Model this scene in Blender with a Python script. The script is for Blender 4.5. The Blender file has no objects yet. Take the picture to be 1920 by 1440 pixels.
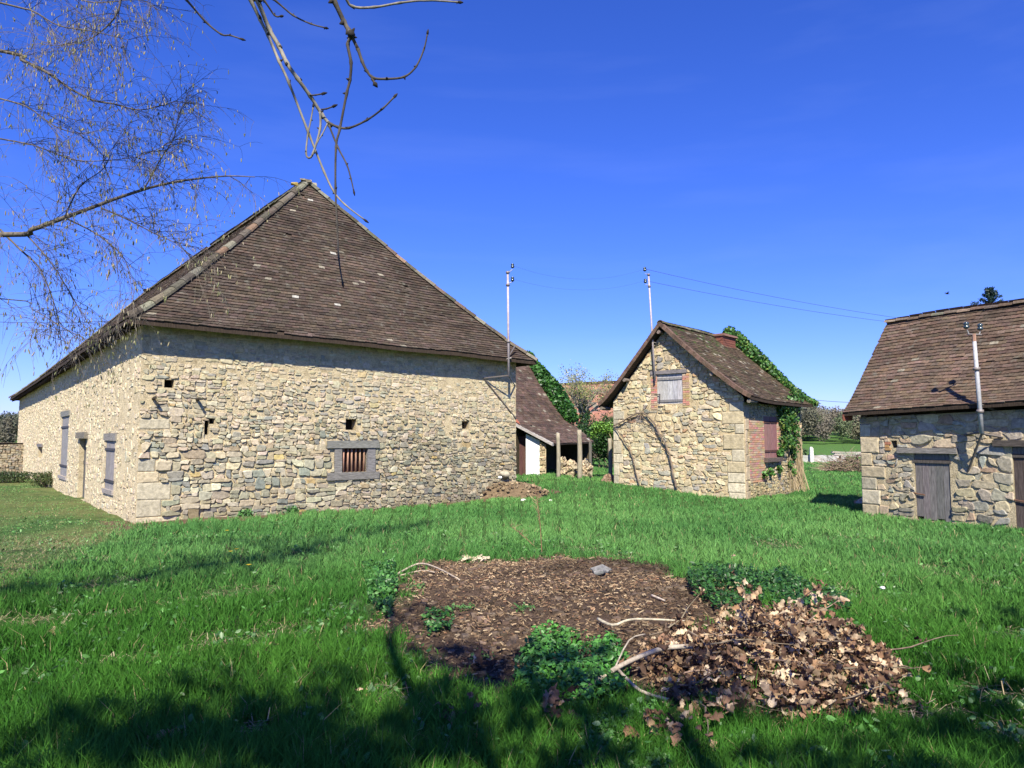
import bpy, math, random
import numpy as np
from mathutils import Vector, Matrix
from mathutils import noise as mnoise
random.seed(7); rng = np.random.default_rng(11)
SC = bpy.context.scene
COL = SC.collection

# ------------------------------------------------------------------ camera
F = 1360.0; CAMH = 1.7; HY = 820.0
PITCH = math.atan((HY-720.0)/F)
cd = bpy.data.cameras.new('camera'); cam = bpy.data.objects.new('camera', cd); COL.objects.link(cam)
cam.location = (0, 0, CAMH); cam.rotation_euler = (math.pi/2+PITCH, 0, 0)
cd.sensor_width = 36; cd.lens = F/1920*36; cd.clip_start = 0.05; cd.clip_end = 3000
SC.camera = cam
# ------------------------------------------------------------------ light
SUN_EL = math.radians(45); SUN_AZ = math.radians(-1)      # azimuth 0 = straight behind the camera
SD = Vector((math.sin(SUN_AZ)*math.cos(SUN_EL), -math.cos(SUN_AZ)*math.cos(SUN_EL), math.sin(SUN_EL)))
ld = bpy.data.lights.new('sun', 'SUN'); ld.energy = 5.0; ld.angle = math.radians(0.55); ld.color = (1, .945, .79)
sun = bpy.data.objects.new('sun', ld); COL.objects.link(sun); sun.rotation_euler = SD.to_track_quat('Z', 'Y').to_euler()
sun.location = (0, -10, 30)
W = bpy.data.worlds.new('World'); SC.world = W; W.use_nodes = True
wn = W.node_tree; wn.nodes.clear()
sky = wn.nodes.new('ShaderNodeTexSky'); sky.sky_type = 'NISHITA'; sky.sun_disc = False
sky.sun_elevation = SUN_EL; sky.sun_rotation = math.pi + SUN_AZ
sky.altitude = 300; sky.air_density = 1.0; sky.dust_density = 0.15; sky.ozone_density = 3.5
hs = wn.nodes.new('ShaderNodeHueSaturation'); hs.inputs['Saturation'].default_value = 1.2
wbg = wn.nodes.new('ShaderNodeBackground'); wbg.inputs[1].default_value = 0.088
wo = wn.nodes.new('ShaderNodeOutputWorld')
# thin high cirrus in the upper right
tc = wn.nodes.new('ShaderNodeTexCoord'); mp = wn.nodes.new('ShaderNodeMapping')
mp.inputs['Rotation'].default_value = (0.2, 0.5, 0.5); mp.inputs['Scale'].default_value = (1.5, 6, 14)
cn = wn.nodes.new('ShaderNodeTexNoise'); cn.inputs['Scale'].default_value = 1.3; cn.inputs['Detail'].default_value = 6
cr = wn.nodes.new('ShaderNodeValToRGB'); cr.color_ramp.elements[0].position = .52; cr.color_ramp.elements[1].position = .85
cr.color_ramp.elements[1].color = (.06, .06, .06, 1)
cm = wn.nodes.new('ShaderNodeMixRGB'); cm.inputs[2].default_value = (4.5, 5.5, 9, 1)
wl = wn.links.new
tint_w = wn.nodes.new('ShaderNodeMixRGB'); tint_w.blend_type = 'MULTIPLY'; tint_w.inputs[0].default_value = 1; tint_w.inputs[2].default_value = (.58, .635, 1.33, 1)
wl(sky.outputs[0], hs.inputs['Color']); wl(hs.outputs[0], tint_w.inputs[1]); wl(tint_w.outputs[0], cm.inputs[1])
wl(tc.outputs['Generated'], mp.inputs[0]); wl(mp.outputs[0], cn.inputs[0]); wl(cn.outputs[0], cr.inputs[0]); wl(cr.outputs[0], cm.inputs[0])
wl(cm.outputs[0], wbg.inputs[0]); wl(wbg.outputs[0], wo.inputs[0])
SC.view_settings.view_transform = 'Standard'; SC.view_settings.look = 'None'; SC.view_settings.exposure = 0.9; SC.view_settings.gamma = 1
SC.cycles.use_denoising = True; SC.cycles.max_bounces = 5; SC.cycles.transparent_max_bounces = 6

# ------------------------------------------------------------------ geometry of the view (to find where things stand)
_c, _s = math.cos(PITCH), math.sin(PITCH)
def ray(px, py):
    x, y, z = px-960.0, F, 720.0-py
    return Vector((x, _c*y-_s*z, _s*y+_c*z))
def at(px, py, Y):
    r = ray(px, py); k = Y/r.y
    return Vector((r.x*k, Y, CAMH+r.z*k))
def gnd(px, py, z=0.0):
    r = ray(px, py); k = (z-CAMH)/r.z
    return Vector((r.x*k, r.y*k, z))

def ss(a, b, x):
    t = np.clip((x-a)/(b-a), 0, 1); return t*t*(3-2*t)
def terr(x, y):
    x = np.asarray(x, float); y = np.asarray(y, float)
    z = .24*np.exp(-((x-2.3)/3.4)**2)*ss(18, 23.5, y)*(1-ss(55, 80, y))
    z = z + .03*np.sin(x*.9+1.3)*np.cos(y*.7)+.018*np.sin(x*2.3+y*1.1)+.012*np.sin(y*3.1-x*1.7)
    m = ((x-.5)/2.1)**2+((y-7.9)/2.6)**2
    z = z + .12*np.exp(-m*1.3)
    z = z - 4.5*ss(54, 95, y) + 4.2*ss(105, 205, y) + 11*ss(190, 420, y) - 5*ss(420, 700, y)
    z = z + 1.2*ss(90, 140, np.abs(x))*np.sin(y*.01+x*.013)
    return z
def tz(x, y): return float(terr(x, y))

# ------------------------------------------------------------------ materials
def mat(name, rough=.85, spec=.25):
    m = bpy.data.materials.new(name); m.use_nodes = True
    n = m.node_tree; b = n.nodes['Principled BSDF']
    b.inputs['Roughness'].default_value = rough; b.inputs['Specular IOR Level'].default_value = spec
    return m, n, b
def nd(n, t, **k):
    o = n.nodes.new(t)
    for a, v in k.items():
        if a in o.inputs: o.inputs[a].default_value = v
        else: setattr(o, a, v)
    return o
def noise_tex(n, scale, detail=5, rough=.6, stretch=None, src=None):
    t = nd(n, 'ShaderNodeTexNoise'); t.inputs['Scale'].default_value = scale; t.inputs['Detail'].default_value = detail; t.inputs['Roughness'].default_value = rough
    c = nd(n, 'ShaderNodeTexCoord')
    if stretch:
        m = nd(n, 'ShaderNodeMapping'); m.inputs['Scale'].default_value = stretch
        n.links.new(c.outputs['Object'], m.inputs[0]); n.links.new(m.outputs[0], t.inputs[0])
    else: n.links.new(c.outputs['Object'], t.inputs[0])
    return t
def ramp(n, src, stops):
    r = nd(n, 'ShaderNodeValToRGB'); e = r.color_ramp.elements
    while len(e) < len(stops): e.new(.5)
    for i, (p, c) in enumerate(stops): e[i].position = p; e[i].color = (*c, 1) if len(c) == 3 else c
    n.links.new(src, r.inputs[0]); return r
def mixc(n, typ, fac, a, b):
    m = nd(n, 'ShaderNodeMixRGB', blend_type=typ)
    for i, v in enumerate((fac, a, b)):
        if hasattr(v, 'links'): n.links.new(v, m.inputs[i])
        else: m.inputs[i].default_value = v if i == 0 else (*v, 1)
    return m.outputs[0]
def bump(n, b, h, strength=.5, dist=.02):
    u = nd(n, 'ShaderNodeBump'); u.inputs['Strength'].default_value = strength; u.inputs['Distance'].default_value = dist
    n.links.new(h, u.inputs['Height']); n.links.new(u.outputs[0], b.inputs['Normal'])
def tinted(name, lo=.65, hi=1.3, scale=9, detail=6, rough=.9, bstr=.5, bdist=.015, stretch=None, blotch=None, bscale=1.6, spec=.2):
    """colour from the mesh's own tint, broken up by noise; blotch = (colour, from, to)"""
    m, n, b = mat(name, rough, spec)
    a = nd(n, 'ShaderNodeAttribute', attribute_name='tint')
    t = noise_tex(n, scale, detail, .65, stretch)
    r = ramp(n, t.outputs[0], [(.3, (lo,)*3), (.7, (hi,)*3)])
    c = mixc(n, 'MULTIPLY', 1.0, a.outputs['Color'], r.outputs[0])
    if blotch:
        t2 = noise_tex(n, bscale, 7, .7)
        r2 = ramp(n, t2.outputs[0], [(blotch[1], (0,)*3), (blotch[2], (1,)*3)])
        c = mixc(n, 'MIX', r2.outputs[0], c, blotch[0])
    n.links.new(c, b.inputs['Base Color'])
    if bstr: bump(n, b, t.outputs[0], bstr, bdist)
    return m
M = {}
M['stone'] = tinted('stone', .62, 1.30, 14, 8, .92, .9, .02, blotch=((.50, .40, .25), .60, .72), bscale=3.2)
M['stone_dark'] = tinted('stone_dark', .6, 1.3, 12, 8, .92, .9, .02, blotch=((.36, .31, .22), .62, .75), bscale=3.0)
M['block'] = tinted('dressed_stone', .62, 1.22, 11, 9, .92, .9, .02, blotch=((.38, .33, .24), .58, .8), bscale=2.5)
m, n, b = mat('lime_mortar', .97, .1); M['mortar'] = m
t = noise_tex(n, 5, 10, .75); t2 = noise_tex(n, 45, 5, .7)
a = nd(n, 'ShaderNodeAttribute', attribute_name='tint')
r = ramp(n, t.outputs[0], [(.30, (.55, .5, .42)), (.5, (.95, .92, .86)), (.72, (1.2, 1.15, 1.05))])
c = mixc(n, 'MULTIPLY', 1.0, a.outputs['Color'], r.outputs[0])
r2 = ramp(n, t2.outputs[0], [(.34, (.5,)*3), (.55, (1.1,)*3)])
c = mixc(n, 'MULTIPLY', .8, c, r2.outputs[0])
n.links.new(c, b.inputs['Base Color']); bump(n, b, t2.outputs[0], .9, .03)
M['tile'] = tinted('clay_tile', .55, 1.4, 22, 6, .88, .6, .006, blotch=((.15, .14, .11), .57, .72), bscale=5.0)
M['tile_house'] = tinted('mossy_tile', .55, 1.4, 22, 6, .9, .6, .006, blotch=((.075, .085, .03), .53, .72), bscale=1.4)
M['wood'] = tinted('weathered_wood', .45, 1.35, 6, 8, .9, .7, .01, stretch=(9, 9, .9))
M['wood_h'] = tinted('weathered_beam', .5, 1.35, 4, 8, .9, .8, .01, stretch=(2, 2, 12))
M['plain'] = tinted('rough_paint', .8, 1.15, 8, 5, .75, .2, .005, spec=.3)
M['metal'] = tinted('galvanised_metal', .7, 1.15, 12, 4, .5, .1, .004, spec=.6)
M['brick'] = tinted('brick', .7, 1.25, 30, 5, .9, .6, .008)
M['bark'] = tinted('bark', .5, 1.4, 25, 6, .9, .8, .006, stretch=(1, 1, .35))
M['soil'] = tinted('soil_lump', .5, 1.4, 14, 7, .95, .9, .02)
M['glassy'] = tinted('glazed_ceramic', .9, 1.1, 5, 2, .2, 0, .01, spec=.8)
def leafmat(name, rough=.5, trans=.35, spec=.3, lo=.75, hi=1.25):
    m, n, b = mat(name, rough, spec)
    a = nd(n, 'ShaderNodeAttribute', attribute_name='tint'); t = noise_tex(n, 30, 3)
    r = ramp(n, t.outputs[0], [(.3, (lo,)*3), (.7, (hi,)*3)])
    c = mixc(n, 'MULTIPLY', 1.0, a.outputs['Color'], r.outputs[0])
    n.links.new(c, b.inputs['Base Color'])
    tr = nd(n, 'ShaderNodeBsdfTranslucent'); mx = nd(n, 'ShaderNodeMixShader'); mx.inputs[0].default_value = trans
    n.links.new(c, tr.inputs[0]); n.links.new(b.outputs[0], mx.inputs[1]); n.links.new(tr.outputs[0], mx.inputs[2])
    n.links.new(mx.outputs[0], n.nodes['Material Output'].inputs[0])
    return m
M['grass'] = leafmat('grass_blade', .7, .25, .12)
M['leaf'] = leafmat('green_leaf', .42, .25, .4)
M['dry_leaf'] = leafmat('withered_leaf', .75, .2, .2, .6, 1.35)
m, n, b = mat('ground_earth', .97, .1); M['ground'] = m
a = nd(n, 'ShaderNodeAttribute', attribute_name='tint')
t = noise_tex(n, 3, 10, .7); t2 = noise_tex(n, 40, 6, .7)
r = ramp(n, t.outputs[0], [(.3, (.6,)*3), (.7, (1.35,)*3)])
r2 = ramp(n, t2.outputs[0], [(.3, (.45,)*3), (.7, (1.5,)*3)])
c = mixc(n, 'MULTIPLY', 1.0, a.outputs['Color'], r.outputs[0]); c = mixc(n, 'MULTIPLY', 1.0, c, r2.outputs[0])
n.links.new(c, b.inputs['Base Color']); bump(n, b, t2.outputs[0], .8, .05)

# ------------------------------------------------------------------ mesh helpers
ORI = {}
def tag(o, label=None, cat=None, group=None, kind=None):
    if label: o['label'] = label
    if cat: o['category'] = cat
    if group: o['group'] = group
    if kind: o['kind'] = kind
    return o
def thing(name, loc, label, cat, group=None):
    o = bpy.data.objects.new(name, None); COL.objects.link(o); o.location = loc; o.empty_display_size = .3
    ORI[o] = Vector(loc); return tag(o, label, cat, group)
def link(name, me, parent, origin=None):
    o = bpy.data.objects.new(name, me); COL.objects.link(o)
    if parent is not None:
        o.parent = parent; org = ORI[parent]
    else:
        org = Vector(origin) if origin is not None else Vector((0, 0, 0)); o.location = org
    ORI[o] = org
    if org.length > 0: me.transform(Matrix.Translation(-org))
    return o
def vary(c, k=.15, h=.05):
    f = 1+random.uniform(-k, k)
    return tuple(max(0.002, x*f*(1+random.uniform(-h, h))) for x in c)
class MB:
    def __init__(s): s.v = []; s.f = []; s.c = []; s.m = []
    def add(s, vs, fs, col=(.5, .5, .5), m=0):
        o = len(s.v); s.v.extend(vs)
        for f in fs: s.f.append([i+o for i in f]); s.c.append(col); s.m.append(m)
    def box(s, c, ax, ay, az, col=(.5, .5, .5), m=0, jit=0):
        c, ax, ay, az = Vector(c), Vector(ax), Vector(ay), Vector(az); vs = []
        for k in (-1, 1):
            for j in (-1, 1):
                for i in (-1, 1):
                    p = c+ax*i+ay*j+az*k
                    if jit: p = p+Vector([random.uniform(-jit, jit) for _ in range(3)])
                    vs.append(p)
        s.add(vs, [(0, 2, 3, 1), (4, 5, 7, 6), (0, 1, 5, 4), (2, 6, 7, 3), (0, 4, 6, 2), (1, 3, 7, 5)], col, m)
    def tube(s, pts, radii, n=6, col=(.3, .2, .1), m=0, cap=True):
        pts = [Vector(p) for p in pts]
        if not hasattr(radii, '__len__'): radii = [radii]*len(pts)
        rings = []; prev = None
        for i, p in enumerate(pts):
            d = (pts[min(i+1, len(pts)-1)]-pts[max(i-1, 0)])
            d = d.normalized() if d.length > 1e-9 else Vector((0, 0, 1))
            if prev is None:
                u = d.orthogonal().normalized()
            else:
                u = prev-d*prev.dot(d); u = u.normalized() if u.length > 1e-6 else d.orthogonal().normalized()
            prev = u; w = d.cross(u)
            rings.append([p+(u*math.cos(2*math.pi*k/n)+w*math.sin(2*math.pi*k/n))*radii[i] for k in range(n)])
        vs = [q for r in rings for q in r]; fs = []
        for i in range(len(rings)-1):
            for k in range(n):
                a = i*n+k; b = i*n+(k+1) % n; fs.append((a, b, b+n, a+n))
        if cap: fs.append(tuple(range(n))[::-1]); fs.append(tuple(range(len(vs)-n, len(vs))))
        s.add(vs, fs, col, m)
    def build(s, name, mats, parent=None, smooth=False, origin=None):
        me = bpy.data.meshes.new(name); me.from_pydata([tuple(v) for v in s.v], [], s.f)
        if not isinstance(mats, (list, tuple)): mats = [mats]
        for mm in mats: me.materials.append(mm)
        a = me.attributes.new('tint', 'FLOAT_COLOR', 'FACE')
        if s.c: a.data.foreach_set('color', np.array([(*c[:3], 1.0) for c in s.c], dtype=np.float32).ravel())
        me.polygons.foreach_set('material_index', s.m)
        if smooth: me.polygons.foreach_set('use_smooth', [True]*len(s.f))
        me.update(); return link(name, me, parent, origin)
def npmesh(name, V, faces, tint, material, parent=None, origin=None, smooth=False):
    """V (N,3); faces list of (k,n) index arrays; tint list of (k,3)"""
    me = bpy.data.meshes.new(name); me.vertices.add(len(V)); me.vertices.foreach_set('co', np.asarray(V, np.float32).ravel())
    nl = sum(f.size for f in faces); nf = sum(len(f) for f in faces)
    me.loops.add(nl); me.polygons.add(nf)
    me.loops.foreach_set('vertex_index', np.concatenate([f.ravel() for f in faces]).astype(np.int32))
    st = []; o = 0
    for f in faces:
        st.append(o+np.arange(len(f))*f.shape[1]); o += f.size
    me.polygons.foreach_set('loop_start', np.concatenate(st).astype(np.int32))
    me.materials.append(material)
    a = me.attributes.new('tint', 'FLOAT_COLOR', 'FACE')
    T = np.concatenate(tint); T = np.concatenate([T, np.ones((len(T), 1))], 1)
    a.data.foreach_set('color', T.astype(np.float32).ravel())
    if smooth: me.polygons.foreach_set('use_smooth', np.ones(nf, bool))
    me.update(calc_edges=True); me.validate()
    return link(name, me, parent, origin)

# ---- clouds of leaves: each leaf a small folded pointed blade
def leaves(P, N, size, cols, colw=None, shape='ivy', spread=.9):
    """P (n,3) positions, N (n,3) rough facing; returns V, faces, tint"""
    n = len(P)
    nn = N+rng.normal(0, spread, (n, 3)); nn /= np.linalg.norm(nn, axis=1, keepdims=True)+1e-9
    r = rng.normal(0, 1, (n, 3)); r[:, 2] -= .8
    u = r-nn*(r*nn).sum(1, keepdims=True); u /= np.linalg.norm(u, axis=1, keepdims=True)+1e-9
    w = np.cross(nn, u)
    s = size*rng.uniform(.6, 1.3, (n, 1))
    if shape == 'ivy': out = [(-.5, 0), (-.15, .5), (.15, .3), (.6, 0), (.15, -.3), (-.15, -.5)]
    else: out = [(-.5, 0), (-.2, .28), (.2, .26), (.6, 0), (.2, -.26), (-.2, -.28)]
    V = np.stack([P+u*s*a+w*s*b-nn*s*abs(b)*.35*rng.uniform(0, 1.4, (n, 1)) for a, b in out], 1)
    base = np.arange(n)[:, None]*6
    f1 = base+np.array([0, 1, 2, 3]); f2 = base+np.array([0, 3, 4, 5])
    ci = rng.choice(len(cols), n, p=colw); C = np.array(cols)[ci]*rng.uniform(.7, 1.3, (n, 1))
    return V.reshape(-1, 3), [np.concatenate([f1, f2])], [np.concatenate([C, C])]
def leafcloud(name, P, N, size, cols, parent=None, colw=None, shape='ivy', spread=.9, material=None, origin=None):
    V, f, t = leaves(np.asarray(P, float), np.asarray(N, float), size, cols, colw, shape, spread)
    return npmesh(name, V, f, t, material or M['leaf'], parent, origin)
def ball_pts(c, r, n, shell=.5):
    d = rng.normal(0, 1, (n, 3)); d /= np.linalg.norm(d, axis=1, keepdims=True)
    k = rng.uniform(shell, 1, (n, 1))**.6
    return np.asarray(c)+d*k*np.asarray(r), d

# ------------------------------------------------------------------ masonry
def clip(poly, a, b, c):
    """keep a*x+b*y<=c"""
    out = []; L = len(poly)
    for i in range(L):
        p, q = poly[i], poly[(i+1) % L]
        dp, dq = a*p[0]+b*p[1]-c, a*q[0]+b*q[1]-c
        if dp <= 0: out.append(p)
        if (dp < 0 < dq) or (dq < 0 < dp):
            t = dp/(dp-dq); out.append((p[0]+(q[0]-p[0])*t, p[1]+(q[1]-p[1])*t))
    return out
class Wall:
    def __init__(s, P0, P1):
        s.P0 = Vector((P0[0], P0[1], 0)); d = Vector((P1[0]-P0[0], P1[1]-P0[1], 0)); s.L = d.length
        s.t = d.normalized(); s.n = Vector((s.t.y, -s.t.x, 0))
    def p(s, a, z, o=0): return s.P0+s.t*a+s.n*o+Vector((0, 0, z))
    def hit(s, px, py, off=0):
        r = ray(px, py); C = Vector((0, 0, CAMH)); q = s.P0+s.n*off
        k = (q-C).dot(s.n)/r.dot(s.n); w = C+r*k
        return (w-s.P0).dot(s.t), w.z
    def rect(s, x0, y0, x1, y1):
        ym = (y0+y1)/2; xm = (x0+x1)/2
        return (s.hit(x0, ym)[0], s.hit(xm, y1)[1], s.hit(x1, ym)[0], s.hit(xm, y0)[1])   # s0,z0,s1,z1
PAL = [((.38, .325, .225), 6), ((.45, .38, .265), 6), ((.31, .28, .205), 4), ((.27, .26, .195), 4), ((.225, .235, .205), 2.5), ((.34, .29, .19), 3), ((.52, .455, .335), 4), ((.34, .275, .17), 1), ((.42, .31, .13), .4)]
def masonry(w, top, z0=-.3, cuts=(), keep=(), blocks=(), bricks=(), seed=1, sizes=((.34, .25), (.22, .5), (.13, 1.0)), aniso=1.75, hfn=None, gapfn=None,
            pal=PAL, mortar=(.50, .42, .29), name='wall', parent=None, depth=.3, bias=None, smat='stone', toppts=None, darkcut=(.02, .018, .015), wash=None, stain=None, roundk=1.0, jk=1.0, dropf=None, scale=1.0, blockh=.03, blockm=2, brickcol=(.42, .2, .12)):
    """rubble wall in the plane of w; top: list of (s,z) from left to right; cuts = openings, keep = places with no stones"""
    R = random.Random(seed); mb = MB()
    xs = [p[0] for p in top]; zs = [p[1] for p in top]
    def topz(a): return float(np.interp(a, xs, zs))
    zmax = max(zs); reserved = list(cuts)+list(keep)+[b[:4] for b in blocks]+[b[:4] for b in bricks]
    cs = [p[0] for p in pal]; cw = [p[1] for p in pal]
    sc = sizes[0][0]/.34*scale
    def wz(x, z): return z+.055*mnoise.noise(Vector((x*.9, z*1.6, seed)))+.02*mnoise.noise(Vector((x*3.1, z*4, seed+5)))
    def wx(x, z): return x+.05*mnoise.noise(Vector((x*1.1, z*1.3, seed+9)))
    quads = []
    def split(x0, za, x1, zb, lv):
        w_, h_ = x1-x0, zb-za; b_ = bias((x0+x1)/2, (za+zb)/2) if bias else 1
        tw_, th_ = .34*sc*b_*R.uniform(.45, 1.45), .15*sc*b_*R.uniform(.5, 1.6)
        if (w_ < tw_ and h_ < th_) or lv > 5 or (w_ < .12*sc and h_ < .07*sc): quads.append((x0, za, x1, zb)); return
        if (w_/tw_ > h_/th_ and w_ > .12*sc) or h_ < .08*sc:
            m_ = x0+w_*R.uniform(.3, .7); t_ = R.uniform(-.18, .18)*h_
            split(x0, za, m_, zb, lv+1); split(m_, za, x1, zb, lv+1)
        else:
            m_ = za+h_*R.uniform(.32, .68); split(x0, za, x1, m_, lv+1); split(x0, m_, x1, zb, lv+1)
    za = z0
    while za < zmax:
        hh_ = R.uniform(.2, .42)*sc; x0 = -R.uniform(0, .4)
        while x0 < w.L:
            ww_ = R.uniform(.3, .95)*sc; dz0, dz1 = R.uniform(-.035, .035)*sc, R.uniform(-.035, .035)*sc
            split(x0, za+dz0, x0+ww_, za+hh_+dz1, 0); x0 += ww_
        za += hh_
    for (qx0, qz0, qx1, qz1) in quads:
        x, z = (qx0+qx1)/2, (qz0+qz1)/2; y = z*aniso
        if x < -.02 or x > w.L+.02 or z > topz(x)+.05: continue
        if any(c[0]-.02 < x < c[2]+.02 and c[1]-.02 < z < c[3]+.02 for c in reserved): continue
        if dropf and R.random() < dropf(x, z): continue
        qw, qh = qx1-qx0, qz1-qz0; j_ = min(.05, .14*qh+.012)*sc*jk
        ring_ = [(qx0, qz0), (qx1, qz0), (qx1, qz1), (qx0, qz1)]
        if qw > .2: ring_.insert(3, (qx0+qw*R.uniform(.3, .7), qz1+R.uniform(-.01, .022)))
        if R.random() < .45: ring_.insert(1, (qx0+qw*R.uniform(.3, .7), qz0-R.uniform(-.01, .018)))
        if R.random() < .35: ring_[0] = (qx0+qw*.12, qz0+qh*.14)
        poly = [(wx(a, b), wz(a, b)*aniso) for a, b in ((a+R.uniform(-j_, j_), b+R.uniform(-j_, j_)*.6) for a, b in ring_)]
        poly = clip(poly, -1, 0, 0); poly = clip(poly, 1, 0, w.L)
        if len(poly) < 3: continue
        tzv = topz(x); sl = (topz(x+.05)-topz(x-.05))/.1 if 0.05 < x < w.L-.05 else 0
        poly = clip(poly, -sl*aniso, 1, (tzv-sl*x)*aniso)
        for c in reserved:
            opts = [(c[0]-x, (1, 0, c[0])), (x-c[2], (-1, 0, -c[2])), (c[1]*aniso-y, (0, 1, c[1]*aniso)), (y-c[3]*aniso, (0, -1, -c[3]*aniso))]
            d, h = max(opts, key=lambda o: o[0])
            if d > 1.2: continue
            poly = clip(poly, *h)
            if len(poly) < 3: break
        if len(poly) < 3: continue
        poly = [(a, b/aniso) for a, b in poly]
        cx = sum(p[0] for p in poly)/len(poly); cz = sum(p[1] for p in poly)/len(poly)
        size = math.sqrt(sum((p[0]-cx)**2+(p[1]-cz)**2 for p in poly)/len(poly))
        if size < .025: continue
        g = (gapfn(x, z) if gapfn else .010)*.7
        h = (hfn(x, z) if hfn else .035)*R.uniform(.5, 1.35)*min(1, size/.09+.3)
        k = max(.5, 1-g/size)
        # cut corners, jitter
        pp = []
        for i in range(len(poly)):
            a, b = poly[i], poly[(i+1) % len(poly)]
            e = math.hypot(b[0]-a[0], b[1]-a[1])
            if e < .015: pp.append(((a[0]+b[0])/2, (a[1]+b[1])/2)); continue
            f = R.uniform(.05, .17)*roundk
            pp.append((a[0]+(b[0]-a[0])*f, a[1]+(b[1]-a[1])*f))
            if e > .12: pp.append(((a[0]+b[0])/2+R.uniform(-.008, .008), (a[1]+b[1])/2+R.uniform(-.008, .008)))
            pp.append((b[0]-(b[0]-a[0])*f, b[1]-(b[1]-a[1])*f))
        N = len(pp)
        tx, tz_ = R.uniform(-.15, .15)*h/.04, R.uniform(-.12, .12)*h/.04
        def ring(sc, o, j):
            out = []
            for (a, b) in pp:
                A = cx+(a-cx)*sc+R.uniform(-j, j); B = cz+(b-cz)*sc+R.uniform(-j, j)
                A = min(max(A, 0), w.L)
                out.append(w.p(A, B, o+((A-cx)*tx+(B-cz)*tz_ if o > .01 else 0)))
            return out
        vs = ring(k, -.01, 0)+ring(k*.98, h*.62, .003)+ring(k*.84, h, .006)
        fs = []
        for i in range(N):
            j = (i+1) % N; fs += [(i, j, N+j, N+i), (N+i, N+j, 2*N+j, 2*N+i)]
        fs.append(tuple(range(2*N, 3*N)))
        col = R.choices(cs, cw)[0]; f = R.uniform(.78, 1.22)
        f *= (1-stain(x, z)) if stain else 1
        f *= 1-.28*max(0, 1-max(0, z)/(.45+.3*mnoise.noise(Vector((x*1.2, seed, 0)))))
        wv = (wash(x, z) if callable(wash) else (wash or 0))*R.uniform(.6, 1.2); col = tuple(c*(1-wv)+m__*wv for c, m__ in zip(col, mortar)); f = 1+(f-1)*(1-wv*.7)
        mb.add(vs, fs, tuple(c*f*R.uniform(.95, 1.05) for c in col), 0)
    for bl in blocks:      # dressed blocks (s0,z0,s1,z1,colour)
        s0, a0, s1, a1, col = bl; e = .008; hh = blockh; i2 = .018
        mb_in = [(s0+e, a0+e), (s1-e, a0+e), (s1-e, a1-e), (s0+e, a1-e)]
        o = lambda q, off, ins: w.p(min(max(q[0], s0+e+ins), s1-e-ins)+(R.uniform(-.012, .012) if 0.03 < q[0] < w.L-.03 else 0), min(max(q[1], a0+e+ins), a1-e-ins)+R.uniform(-.008, .008), off)
        vs = [o(q, -.01, 0) for q in mb_in]+[o(q, hh*.7, 0) for q in mb_in]+[o(q, hh, i2) for q in mb_in]
        fs = [(8, 9, 10, 11)]
        for i in range(4):
            j = (i+1) % 4; fs += [(i, j, 4+j, 4+i), (4+i, 4+j, 8+j, 8+i)]
        f = R.uniform(.85, 1.12); mb.add(vs, fs, tuple(c*f for c in col), blockm)
    for br in bricks:      # brickwork (s0,z0,s1,z1)
        s0, a0, s1, a1 = br; bh = .062; k = 0; z = a0
        while z < a1-.03:
            x = s0-(.11 if k % 2 else 0)
            while x < s1-.01:
                l = .21; xa, xb = max(x, s0), min(x+l, s1)
                if xb-xa > .04 and not any(c[0]-.005 < (xa+xb)/2 < c[2]+.005 and c[1] < z+.03 < c[3] for c in cuts):
                    col = tuple(c*R.uniform(.75, 1.2) for c in brickcol)
                    if R.random() < .12: col = (.5, .38, .27)
                    cc = w.p((xa+xb)/2+.0, z+.027, R.uniform(.004, .012))
                    mb.box(cc, w.t*((xb-xa)/2-.005), w.n*.012, Vector((0, 0, .026)), col, 3)
                x += l+.008
            z += bh; k += 1
    # backing skin with openings and their reveals
    X = sorted(set([0, w.L]+[c[i] for c in cuts for i in (0, 2)]+[x for x in xs if 0 < x < w.L]+list(np.linspace(0, w.L, 8))))
    Z = sorted(set([z0]+[c[i] for c in cuts for i in (1, 3)]))
    for i in range(len(X)-1):
        xa, xb = X[i], X[i+1]; xm = (xa+xb)/2
        if xb-xa < 1e-6: continue
        zz = [v for v in Z if v < min(topz(xa), topz(xb))]+[None]
        for j in range(len(zz)-1):
            za = zz[j]; zb = zz[j+1]
            zm = za+.01
            if any(c[0]-1e-6 <= xm <= c[2]+1e-6 and c[1]-1e-6 <= zm <= c[3] for c in cuts): continue
            ta, tb = (topz(xa), topz(xb)) if zb is None else (zb, zb)
            mb.add([w.p(xa, za), w.p(xb, za), w.p(xb, tb), w.p(xa, ta)], [(0, 1, 2, 3)], mortar, 1)
    for c in cuts:
        a, b, d, e = c[:4]; D = -(c[4] if len(c) > 4 else depth)
        q = [w.p(a, b), w.p(d, b), w.p(d, e), w.p(a, e)]; r = [w.p(a, b, D), w.p(d, b, D), w.p(d, e, D), w.p(a, e, D)]
        for i in range(4):
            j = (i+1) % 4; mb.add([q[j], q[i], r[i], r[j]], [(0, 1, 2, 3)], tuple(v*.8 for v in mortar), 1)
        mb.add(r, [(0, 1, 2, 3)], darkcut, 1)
    return mb.build(name, [M[smat], M['mortar'], M['block'], M['brick']], parent)
def plainwall(mb, a, b, z0, za, zb, col=(.4, .34, .25)):
    mb.add([(a[0], a[1], z0), (b[0], b[1], z0), (b[0], b[1], zb), (a[0], a[1], za)], [(0, 1, 2, 3)], col)

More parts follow.
